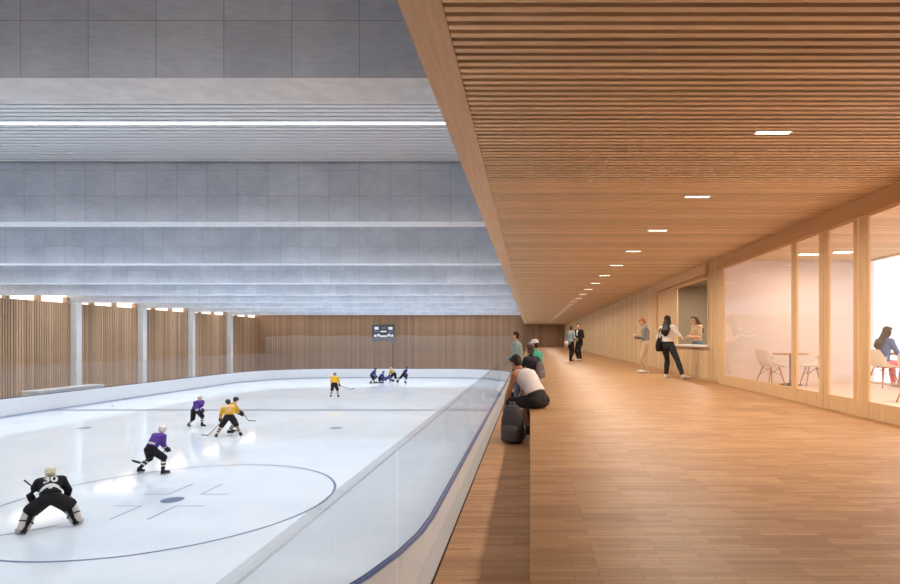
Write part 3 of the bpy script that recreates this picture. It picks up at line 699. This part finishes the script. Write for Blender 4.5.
# woman seated in the glazed room
a = Fig('long-haired woman in denim shirt and pink trousers seated in the glazed room', (7.72, 12.0, FLOOR), -78, H=1.70, fem=True, pelvis=(0, -.06, .535), pitch=10, look=(-6, 8), hands=((-.14, .34, .72), (.14, .36, .70)), feet=((-.11, .36, 0), (.11, .32, 0)))
a.body(SK1); a.hair(pm('dark_wavy_hair', (76, 64, 60), .6, .3), 'wavy'); a.top(pm('denim_shirt', (96, 124, 170)), 'shirt', .028, 1.9, .0, collar=True); a.bottoms(pm('pink_trousers', (226, 130, 138)), g=.02); a.shoes(pm('white_shoe', (224, 220, 216)))

# ---- hockey players -----------------------------------------------------------
HELM = {}
def player(label, root, facing, jersey, short, sock, helmet, glove=(34, 32, 38), stripe=(232, 222, 210), goalie=False, patch=None, H=1.82, cuff=None, **kw):
    a = Fig(label, root, facing, H=H, voxel=.02, cat='hockey player', **kw); k = a.k
    a.body(SK1, .6)
    nm = '_'.join(map(str, jersey))
    m = MB(); a.torso(m, .055, 1, gd=.06); a.shoulders(m, .05)
    for i in (0, 1): a.arm(m, i, .0, 1.82, (.105, .092, .085, .08, .07))
    J = skin_obj(m, 'jersey', [pm('jersey_' + nm, jersey, .8), pm('jersey_trim', stripe)], a.e, .022, 5,
        (lambda o, me: [setattr(p, 'material_index', 1) for p in me.polygons if min((p.center + a.root - a.elb[i].lerp(a.wri[i], .25)).length for i in (0, 1)) < .10 and any(abs((p.center + a.root - a.elb[i].lerp(a.wri[i], .3)).dot((a.wri[i] - a.elb[i]).normalized())) < .028 and (p.center + a.root - a.elb[i].lerp(a.wri[i], .3)).length < .12 for i in (0, 1))]) if cuff else None)
    m = MB(); a.torso(m, .045, 0, 1)
    for i in (0, 1): a.leg(m, i, 0, .97, (.15 * k, .165 * k, 0, 0, 0) if goalie else (.135 * k, .112 * k, 0, 0, 0))
    skin_obj(m, 'hockey_shorts', [pm('shorts_' + '_'.join(map(str, short)), short, .8)], a.e, .022, 4)
    for i in (0, 1):
        kn, an = a.knee[i], a.ank[i]; m = MB(); m.tube([kn.lerp(a.hip[i], .12), kn, kn.lerp(an, .4), kn.lerp(an, .92)], [.075 * k, .078 * k, .076 * k, .052 * k], 14)
        def post(o, me, kn=kn, an=an):
            ax = (an - kn); L = ax.length; ax.normalize()
            for p in me.polygons:
                t = (p.center + a.root - kn).dot(ax) / L
                if .30 < t < .42 or .55 < t < .67: p.material_index = 1
        skin_obj(m, 'sock', [pm('sock_' + '_'.join(map(str, sock)), sock, .8), pm('sock_stripe_' + '_'.join(map(str, stripe if sock[0] < 120 else (60, 44, 40))), stripe if sock[0] < 120 else (60, 44, 40))], a.e, .018, 3, None if goalie else post)
        m = MB(); a.foot(m, i, .016); m.tube([a.ank[i], a.ank[i].lerp(kn, .22)], .055 * k, 12)
        sk = skin_obj(m, 'skate', [pm('skate_black', (30, 30, 34), .5)], a.e, .016, 3)
        fd = a.fn[i]; c = a.toe[i]; b = MB(); zz = min(c.z - .03, a.ank[i].z - .09)
        b.bar(a.ank[i] - fd * .07 + Vector((0, 0, zz - a.ank[i].z - .012)), c + fd * .06 + Vector((0, 0, zz - c.z - .012)), .012, .05)
        b.build('skate_blade', M['metal_grey'], sk, off=a.root)
        g = MB(); d = (a.wri[i] - a.elb[i]).normalized(); w_ = a.wri[i]; sd = d.cross(a.f).normalized() if abs(d.dot(a.f)) < .9 else a.r
        g.tube([w_ - d * .12, w_ - d * .02, w_ + d * .07], [.072, .066, .062], 12); e_ = sd.cross(d).normalized()
        for q in (-.045, -.015, .015, .045): g.tube([w_ + d * .06 + e_ * q, w_ + d * .13 + e_ * q + a.f * .01, w_ + d * .15 + e_ * q + sd * .03], [.021, .02, .018], 8)
        g.tube([w_ + e_ * .05, w_ + d * .07 + e_ * .095], [.026, .022], 8)
        skin_obj(g, 'glove', [pm('glove_' + '_'.join(map(str, glove)), glove)], a.e, .014, 2)
    m = MB(); R = a.Hm; X = R @ Vector((k, 0, 0)); Y_ = R @ Vector((0, k, 0)); Z = R @ Vector((0, 0, k))
    m.ball(a.H3(0, -.012, .045), X * .108, Y_ * .126, Z * .104, 18); m.ball(a.H3(0, -.05, -.01), X * .104, Y_ * .08, Z * .085, 16)
    m.loft([(a.H3(0, .085, .055), X * .085, Z * .014), (a.H3(0, .125, .05), X * .07, Z * .010)], 12)
    if goalie: m.ball(a.H3(0, .03, -.03), X * .095, Y_ * .105, Z * .12, 16)
    hm = skin_obj(m, 'helmet', [pm('helmet_' + '_'.join(map(str, helmet)), helmet, .35, .05)], a.e, .014, 3)
    if not goalie:
        v = MB(); n = 10
        for j in range(n + 1):
            t = -1.15 + 2.3 * j / n
            for zz in (.035, -.025): v.v.append(tuple(a.H3(.118 * math.sin(t), .128 * math.cos(t) + .005, zz)))
        for j in range(n): v.f.append((2*j, 2*j+2, 2*j+3, 2*j+1)); v.m.append(0)
        v.build('visor', M['plexi'], hm, off=a.root)
    a.J = J; a.patch = patch; return a
def stick(label, p, q, blade_dir, goalie=False, tape=(34, 34, 36)):
    p = Vector(p); q = Vector(q); e = thing('hockey_stick', label, 'hockey stick', q); m = MB(); m.bar(p, q, .032, .026); m.build('shaft', pm('stick_shaft', (58, 52, 50), .5), e)
    b = Vector(blade_dir).normalized(); m = MB(); h = .075 if not goalie else .11; n = 6; ax = (q - p).normalized(); up = Vector((0, 0, 1)); sd = b.cross(up).normalized()
    for i in range(n + 1):
        t = i / n; c = q + b * .33 * t + sd * .03 * t * t; hh = h * (1 if t < .8 else .7)
        for s_ in (-1, 1):
            m.v += [tuple(c + sd * .011 * s_ + up * (hh * .6)), tuple(c + sd * .011 * s_ - up * (hh * .4))]
    for i in range(n):
        o = i * 4; m.f += [(o, o+4, o+5, o+1), (o+2, o+3, o+7, o+6), (o, o+2, o+6, o+4), (o+1, o+5, o+7, o+3)]
    m.f += [(0, 1, 3, 2), (n*4, n*4+2, n*4+3, n*4+1)]; m.m = [0] * len(m.f); m.build('blade', pm('stick_blade_' + str(tape[0]), tape, .6), e); return e
PURPLE = (96, 62, 150); YELLOW = (232, 178, 44); BLACK = (26, 23, 26); SOCKT = (216, 190, 166)
# goalkeeper
g = player('goalkeeper in black jersey number 30 crouching on the ice in white leg pads', (-11.58, 13.28, .0), 41, BLACK, BLACK, BLACK, (226, 222, 190), goalie=True, H=1.88, pelvis=(0, -.08, .76), pitch=44, curve=.35, look=(0, 24), hands=((-.29, .34, .58), (.29, .38, .56)), epole=((-1, -.3, -.4), (1, -.3, -.4)), feet=((-.47, -.02, .02), (.47, -.02, .02)), kpole=((-.25, 1, .1), (.25, 1, .1)), footyaw=(32, -32))
GO = g
for i in (0, 1):
    kn, an, fd = g.knee[i], g.ank[i], g.fn[i]; ax = (an - kn).normalized(); sd = ax.cross(fd).normalized(); n = sd.cross(ax).normalized()
    if n.dot(g.f) < 0: n = -n
    m = MB(); A = kn - ax * .22; B_ = an + ax * .02; secs = []
    for t, wd, dp in ((-.02, .06, .04), (0, .12, .06), (.3, .15, .085), (.6, .155, .085), (.9, .145, .07), (1, .13, .06), (1.02, .07, .03)): secs.append((A.lerp(B_, t) + n * (.045 - .02 * t), sd * wd, n * dp))
    m.loft(secs, 16); m.ball(an + n * .09 + Vector((0, 0, -.02)), sd * .13, n * .10, Vector((0, 0, .06)), 12)
    pd = skin_obj(m, 'leg_pad', [pm('pad_white', (214, 206, 204), .6)], g.e, .016, 3)
    for t in (.34, .72):
        m = MB(); c = A.lerp(B_, t); rg = []
        for q in range(17): rg.append(tuple(c + n * (.03 - .10 * math.sin(PI * q / 16)) + sd * .155 * math.cos(PI * q / 16)))
        m.tube(rg, .014, 6); m.build('strap', pm('black_strap', (34, 32, 34)), pd, off=g.root)
def goalie_late():
    J = GO.J; T = GO.fr[4]; xd = T @ Vector((1, 0, 0)); yd = T @ Vector((0, 0, 1)); wm = pm('number_white', (232, 228, 228))
    decal(J, 'number', text2d('30', .28), GO.sp[4] - yd * .05, xd, yd, wm)
    m = grid2d(-.20, .20, -.045, .045, 14, 3, .07); decal(J, 'emblem', m, GO.sp[3] - yd * .11, xd, yd, wm)
    m = grid2d(-.035, .035, -.07, .0, 4, 3); decal(J, 'emblem', m, GO.sp[3] - yd * .13, xd, yd, wm)
LATE.append(goalie_late)
stick('goalkeeper stick with its handle sticking up left of the black jersey', W(24, 480, 13.3), GO.w((.44, .34, .07)), GO.r * .4 + GO.f, True, (206, 200, 196))
# purple player nearest
p1 = player('nearest player in purple jersey and black shorts skating with the stick trailing behind', (-12.80, 18.7, 0), -20, PURPLE, BLACK, BLACK, (226, 214, 214), (46, 36, 60), H=1.82, pelvis=(-.06, -.06, .86), pitch=36, curve=.25, look=(-6, 4), hands=((.16, .42, .74), (-.02, .46, .78)), feet=((-.42, -.20, .06), (.30, .10, .02)), tiptoe=(.05, 0), kpole=((-.2, 1, .1), (.2, 1, .1)), cuff=True)
stick('hockey stick trailing low to the left of the nearest purple player', p1.w((.10, .52, .78)), W(140, 463, 18.6), (-1, .1, .22))
def p1_late():
    R = p1.fr[1]; xd = R @ Vector((1, 0, 0)); yd = R @ Vector((0, 0, 1)); decal(p1.J, 'waist_band', grid2d(-.18, .18, -.05, .05, 12, 3), p1.sp[1] + yd * .05, xd, yd, pm('jersey_white', (224, 212, 206)))
LATE.append(p1_late)
# purple player farther back
p2 = player('purple player bending forward on the ice to the left of the yellow pair', (-17.62, 29.0, 0), -112, PURPLE, BLACK, (44, 36, 52), (206, 186, 176), (40, 34, 52), H=1.80, pelvis=(.0, -.04, .86), pitch=32, look=(8, -6), hands=((-.05, .46, .82), (.16, .42, .72)), feet=((-.18, .22, 0), (.20, -.30, .02)), cuff=True)
# yellow pair
p3 = player('yellow player seen from behind with legs apart and stick reaching low left', (-14.25, 26.0, 0), 26, YELLOW, (34, 22, 24), SOCKT, (48, 38, 34), (40, 26, 30), H=1.86, pelvis=(.02, -.05, .90), pitch=24, roll=-6, look=(24, 4), hands=((-.36, .30, .80), (.10, .46, .90)), feet=((-.50, -.03, 0), (.50, -.02, 0)))
stick('hockey stick of the yellow player seen from behind, its blade on the ice at left', p3.w((-.0, .42, .98)), W(208, 435.5, 26.05), (-1, -.1, .08), tape=(188, 186, 190))
def p3_late():
    R = p3.fr[3]; xd = R @ Vector((1, 0, 0)); yd = R @ Vector((0, 0, 1)); decal(p3.J, 'back_patch', grid2d(-.12, .12, -.15, .12, 8, 8), p3.sp[3], xd, yd, pm('pale_number_patch', (226, 176, 116)))
    R = p3.fr[5]; decal(p3.J, 'shoulder_yoke', grid2d(-.24, .24, -.05, .02, 12, 3), p3.sp[5] - yd * .02, xd, yd, pm('jersey_white', (224, 212, 206)))
LATE.append(p3_late)
p4 = player('dark-helmeted yellow player partly hidden behind the yellow player with legs apart', (-14.80, 27.1, 0), -62, (214, 168, 70), (34, 22, 24), SOCKT, (52, 46, 56), (40, 26, 40), H=1.84, pelvis=(.04, 0, .90), pitch=20, look=(0, 10), hands=((.18, .52, .95), (.34, .46, .92)), feet=((-.14, .06, 0), (.22, -.05, 0)))
stick('hockey stick held out to the right by the dark-helmeted yellow player', p4.w((.2, .55, .98)), W(249, 421, 27.3), (1, .2, 0), tape=(188, 186, 190))
# yellow player in the middle of the ice
p5 = player('lone yellow player standing in the middle of the ice, back to the viewer', (-15.5, 43.6, 0), 8, YELLOW, (40, 26, 26), SOCKT, (150, 108, 84), (60, 40, 36), H=1.92, pitch=12, look=(-10, 6), hands=((-.28, .20, .92), (.34, .28, .90)), feet=((-.28, 0, 0), (.28, 0, 0)))
stick('hockey stick reaching right from the lone yellow player, its blade above the ice', p5.w((.10, .30, 1.0)), W(350.5, 389.5, 43.8), (1, .1, .3), tape=(170, 160, 158))
# group in front of the far goal
player('navy player bending forward at the left end of the far group', W(372, 383, 57.4), -80, (62, 58, 120), (34, 32, 60), (44, 44, 84), (60, 56, 96), H=1.84, pelvis=(0, -.05, .84), pitch=40, look=(0, -14), hands=((-.1, .42, .70), (.14, .44, .68)), feet=((-.22, .16, 0), (.22, -.16, 0)))
player('navy player kneeling on the ice in the middle of the far group', W(380.5, 383, 57.6), -70, (70, 66, 136), (36, 34, 70), (60, 58, 110), (56, 52, 90), H=1.82, pelvis=(0, -.1, .50), pitch=38, look=(0, -10), hands=((-.16, .52, .40), (.22, .48, .36)), feet=((-.2, -.45, 0), (.22, .12, 0)), kpole=((-.2, 1, -.2), (.3, 1, .2)))
player('navy player sprawling low on the ice toward the right of the far group', W(386, 382.5, 57.4), -82, (88, 84, 152), (60, 58, 110), (96, 92, 150), (70, 66, 110), H=1.78, pelvis=(0, -.15, .36), pitch=68, look=(0, -40), hands=((-.22, .72, .20), (.24, .70, .18)), feet=((-.3, -.62, 0), (.3, -.60, 0)), kpole=((-.6, .6, .2), (.6, .6, .2)))
player('yellow and black player lunging left beside the far group', W(393.5, 382, 57.6), 62, (196, 164, 84), (36, 30, 34), (44, 38, 40), (204, 184, 140), H=1.84, pelvis=(0, -.12, .86), pitch=48, look=(0, -20), hands=((-.16, .52, .58), (.16, .54, .56)), feet=((-.16, .24, 0), (.24, -.46, .02)), tiptoe=(0, .05))
player('navy player sprinting at the right end of the far group', W(403, 383, 57.5), -66, (58, 56, 112), (34, 32, 58), (40, 40, 74), (58, 54, 92), H=1.88, pelvis=(.02, .04, .90), pitch=34, look=(0, -16), hands=((-.10, .40, .90), (.16, .36, .80)), feet=((-.2, -.62, .05), (.16, .16, 0)), tiptoe=(.06, 0))
stick('hockey stick held upright at the left of the yellow and black player', W(391.2, 372.5, 57.3), W(391, 381.5, 57.2), (-1, -.2, 0), tape=(196, 196, 200))

# ---- bags, phone, chairs, table -------------------------------------------------
def backpack(label, c, r, f, h, mats, lean=0., stand=True):
    """c base centre, r right vector, f outward vector (pocket side), h height"""
    e = thing('backpack', label, 'backpack', c); z = Vector((0, 0, 1)); up = (z + f * lean).normalized(); m = MB(); q = h / .5
    def sec(t, w, d, o=0): return (Vector(c) + up * h * t + f * o * q, r * w * q, f * d * q)
    m.loft([sec(.02, .12, .07), sec(.06, .15, .10), sec(.3, .16, .115), sec(.6, .152, .105), sec(.85, .12, .08), sec(.96, .08, .05), sec(.99, .03, .02)], 20)
    b = skin_obj(m, 'bag', [mats[0]], e, .012, 3)
    m = MB(); m.loft([sec(.06, .11, .05, .085), sec(.12, .125, .06, .09), sec(.38, .12, .055, .09), sec(.48, .09, .03, .085), sec(.49, .04, .02, .08)], 16); p = skin_obj(m, 'front_pocket', [mats[1]], e, .012, 3)
    for sx in (-1, 1):
        m = MB(); A = Vector(c); m.tube([A + up * h * .88 + r * .06 * sx * q - f * .07 * q, A + up * h * .75 + r * .09 * sx * q - f * .15 * q, A + up * h * .4 + r * .12 * sx * q - f * .17 * q, A + up * h * .12 + r * .13 * sx * q - f * .09 * q], .018, 8, flat=(f, .5)); m.build('shoulder_strap', mats[2], e)
    m = MB(); A = Vector(c) + up * h * .95; m.tube([A - r * .04 * q, A - r * .03 * q + up * .05, A + r * .03 * q + up * .05, A + r * .04 * q], .012, 8); m.build('handle', mats[2], e)
    return e
BP = [pm('charcoal_canvas', (82, 78, 80)), pm('charcoal_pocket', (98, 92, 94)), pm('grey_strap', (128, 122, 120))]
f_ = Vector((-.35, -.94, 0)).normalized(); r_ = Vector((.94, -.35, 0)).normalized()
backpack('charcoal backpack standing on the lower floor below the man in white', W(512.5, 442.5, 7.95) * 1.0 - Vector((0, 0, W(512.5, 442.5, 7.95).z - STEP)), r_, f_, .56, BP)
a = WB; bk = a.sp[1] - a.f * .235 - Vector((0, 0, .06)); backpack('grey backpack worn by the woman in the dark jacket on the step', bk, a.r, -a.f, .38, [pm('taupe_canvas', (116, 104, 104)), pm('taupe_pocket', (128, 116, 114)), pm('dark_strap', (38, 36, 38))])
# shoulder bag of the woman at the hatch
a = WG; c = a.P + a.r * -.20 + a.f * -.10 + Vector((0, 0, .0)); e = thing('shoulder_bag', 'large black shoulder bag hanging at the left side of the woman in white', 'bag', c)
m = MB(); X = a.f * 1.0; 
m.loft([(c + Vector((0, 0, -.16)), X * .10, a.r * .05), (c + Vector((0, 0, -.14)), X * .16, a.r * .075), (c, X * .18, a.r * .08), (c + Vector((0, 0, .12)), X * .15, a.r * .06), (c + Vector((0, 0, .2)), X * .07, a.r * .035), (c + Vector((0, 0, .21)), X * .03, a.r * .02)], 16); skin_obj(m, 'bag', [pm('black_leather', (22, 20, 22), .5)], e, .012, 3)
m = MB(); s0 = a.sh[0] + Vector((0, 0, .085)) + a.r * .02; m.tube([c + X * .12 + Vector((0, 0, .12)), s0 + a.f * .10 - Vector((0, 0, .12)) - a.r * .03, s0, s0 - a.f * .12 - Vector((0, 0, .12)) - a.r * .03, c - X * .12 + Vector((0, 0, .12))], .022, 8); m.build('strap', pm('black_leather', (22, 20, 22), .5), e)
# phone
a = PH; hp = a.wri[0] + (a.wri[0] - a.elb[0]).normalized() * .10 + Vector((0, 0, .025)); e = thing('phone', 'small light phone in the hand of the woman in the grey sweater', 'phone', hp)
m = MB(); n_ = (Vector((0, 0, 1)) * .8 - a.f * .6).normalized(); m.bar(hp - a.f * .055 - Vector((0, 0, .04)), hp + a.f * .055 + Vector((0, 0, .04)), .072, .009); m.build('case', pm('pale_phone_case', (226, 208, 190)), e)
m = MB(); o = n_ * .006; m.bar(hp - a.f * .05 - Vector((0, 0, .036)) + o, hp + a.f * .05 + Vector((0, 0, .036)) + o, .064, .003); m.build('screen', M['metal_dark'], e)
# white carrier the woman in the far corridor holds
a = None
fc = [o for o in S.objects if o.get('label', '').startswith('woman in grey teal')][0].location
c = Vector(W(566.3, 343, 26.1)); e = thing('handbag', 'small white handbag held by the woman in grey teal sweater', 'bag', c)
m = MB(); X = Vector((.11, 0, 0)); Yv = Vector((0, .05, 0)); m.loft([(c + Vector((0, 0, -.10)), X * .8, Yv), (c + Vector((0, 0, -.08)), X, Yv * 1.2), (c + Vector((0, 0, .06)), X * .85, Yv), (c + Vector((0, 0, .08)), X * .5, Yv * .5)], 14); m.build('bag', pm('white_bag', (226, 214, 204)), e, smooth=True)
m = MB(); m.tube([c + X * .6 + Vector((0, 0, .07)), c + X * .5 + Vector((0, 0, .2)), c - X * .2 + Vector((0, 0, .2)), c - X * .6 + Vector((0, 0, .07))], .012, 6); m.build('handle', pm('white_bag', (226, 214, 204)), e)
# moulded shell chair
def chair(label, x, y, rz, group):
    e = thing('shell_chair', label, 'chair', (x, y, FLOOR), group); e.rotation_euler.z = rz
    prof = [(.24, .44), (.20, .455), (.10, .44), (-.04, .43), (-.14, .45), (-.20, .52), (-.235, .62), (-.262, .73), (-.275, .81), (-.28, .83)]
    wid = [.19, .215, .23, .235, .235, .235, .225, .205, .17, .12]; lift = [.0, .01, .035, .075, .13, .16, .12, .07, .03, .0]
    m = MB(); nu = 10; V = []
    for (yy, zz), wd, lf in zip(prof, wid, lift):
        for i in range(nu + 1):
            u = 2 * i / nu - 1; V.append(Vector((wd * math.sin(u * 1.25) / math.sin(1.25), yy + (lf * .55 * u ** 4 if zz > .5 else 0), zz + lf * abs(u) ** 3 * (1 if zz < .6 else .35))))
    k = len(V); ns = []
    nv = len(prof)
    for j in range(nv):
        for i in range(nu + 1):
            a = V[j*(nu+1)+min(i+1, nu)] - V[j*(nu+1)+max(i-1, 0)]; b = V[min(j+1, nv-1)*(nu+1)+i] - V[max(j-1, 0)*(nu+1)+i]; ns.append(a.cross(b).normalized())
    m.v = [tuple(v) for v in V] + [tuple(v + n * .012) for v, n in zip(V, ns)]
    for j in range(nv - 1):
        for i in range(nu):
            q = j*(nu+1)+i; m.f += [(q, q+1, q+nu+2, q+nu+1), (k+q, k+q+nu+1, k+q+nu+2, k+q+1)]
    for j in range(nv - 1):
        for i in (0, nu): q = j*(nu+1)+i; m.f.append((q, q+nu+1, k+q+nu+1, k+q))
    for j in (0, nv - 1):
        for i in range(nu): q = j*(nu+1)+i; m.f.append((q, q+1, k+q+1, k+q))
    m.m = [0] * len(m.f); m.build('shell', M['white_plastic'], e, off=(0, 0, 0), smooth=True)
    tops = [(-.13, .12), (.13, .12), (-.13, -.10), (.13, -.10)]; bots = [(-.22, .21), (.22, .21), (-.22, -.23), (.22, -.23)]
    for t, b in zip(tops, bots):
        m = MB(); m.tube([(b[0], b[1], .012), (b[0]*.6+t[0]*.4, b[1]*.6+t[1]*.4, .18), (t[0], t[1], .43)], [.011, .014, .015], 8); m.build('leg', M['dowel'], e, off=(0, 0, 0), smooth=True)
    m = MB()
    for i, j in ((0, 3), (1, 2), (0, 1), (2, 3)):
        A = Vector((*bots[i], .02)).lerp(Vector((*tops[i], .43)), .55); B = Vector((*tops[j], .41)); m.tube([A, B], .005, 6)
    m.build('cross_brace', M['metal_dark'], e, off=(0, 0, 0)); return e
GR = 'white shell chairs in the glazed room'
chair('white shell chair left of the round table in the glazed room', 5.40, 12.35, math.radians(-75), GR)
chair('white shell chair right of the round table in the glazed room', 6.36, 12.35, math.radians(80), GR)
chair('white shell chair under the seated woman in denim', 7.70, 12.0, math.radians(-78), GR)
chair('white shell chair nearest the glass, at the right edge of the picture', 6.36, 9.0, math.radians(-60), GR)
c = (5.92, 12.5, FLOOR); e = thing('round_table', 'round wooden table between two white shell chairs in the glazed room', 'table', c)
m = MB(); m.loft([(Vector((5.92, 12.5, z)), Vector((r, 0, 0)), Vector((0, r, 0))) for z, r in ((4.245, .36), (4.25, .375), (4.275, .375), (4.28, .36))], 32); m.build('table_top', M['table_top'], e)
m = MB(); m.tube([(5.92, 12.5, FLOOR + .05), (5.92, 12.5, 4.25)], .028, 12); m.build('column', M['metal_grey'], e)
m = MB(); m.loft([(Vector((5.92, 12.5, FLOOR + z)), Vector((r, 0, 0)), Vector((0, r, 0))) for z, r in ((.002, .24), (.018, .24), (.03, .2), (.055, .04))], 28); m.build('base', M['metal_dark'], e)
finish_figures()
# shirt front of the man in black
R = SUIT.fr[4]
J = [o for o in SUIT.e.children if o.name.startswith('jacket')][0]
decal(J, 'shirt_front', grid2d(-.05, .05, -.16, .10, 5, 8), SUIT.sp[4], -(R @ Vector((1, 0, 0))), R @ Vector((0, 0, 1)), pm('white_blouse', (238, 232, 226)), .008)
for fn in LATE: fn()
# ------------------------------------------------------------------ world, camera, view
w = bpy.data.worlds.new('foggy_sky'); S.world = w; w.use_nodes = True
bg = w.node_tree.nodes['Background']; bg.inputs[0].default_value = (.90, .87, .92, 1); bg.inputs[1].default_value = 2.7
cam = bpy.data.cameras.new('camera'); co = bpy.data.objects.new('camera', cam); COL.objects.link(co)
co.location = (0, 0, EYE); co.rotation_euler = (PI / 2, 0, 0)
cam.sensor_width = 36; cam.lens = F / 900 * 36; cam.shift_x = -80 / 900; cam.shift_y = 47 / 900; cam.clip_end = 300; cam.clip_start = .05
S.camera = co
S.view_settings.view_transform = 'Standard'; S.view_settings.look = 'None'
S.cycles.use_denoising = True
S.cycles.max_bounces = 8; S.cycles.transparent_max_bounces = 16
for o in S.objects:
    if '_o' in o: del o['_o']
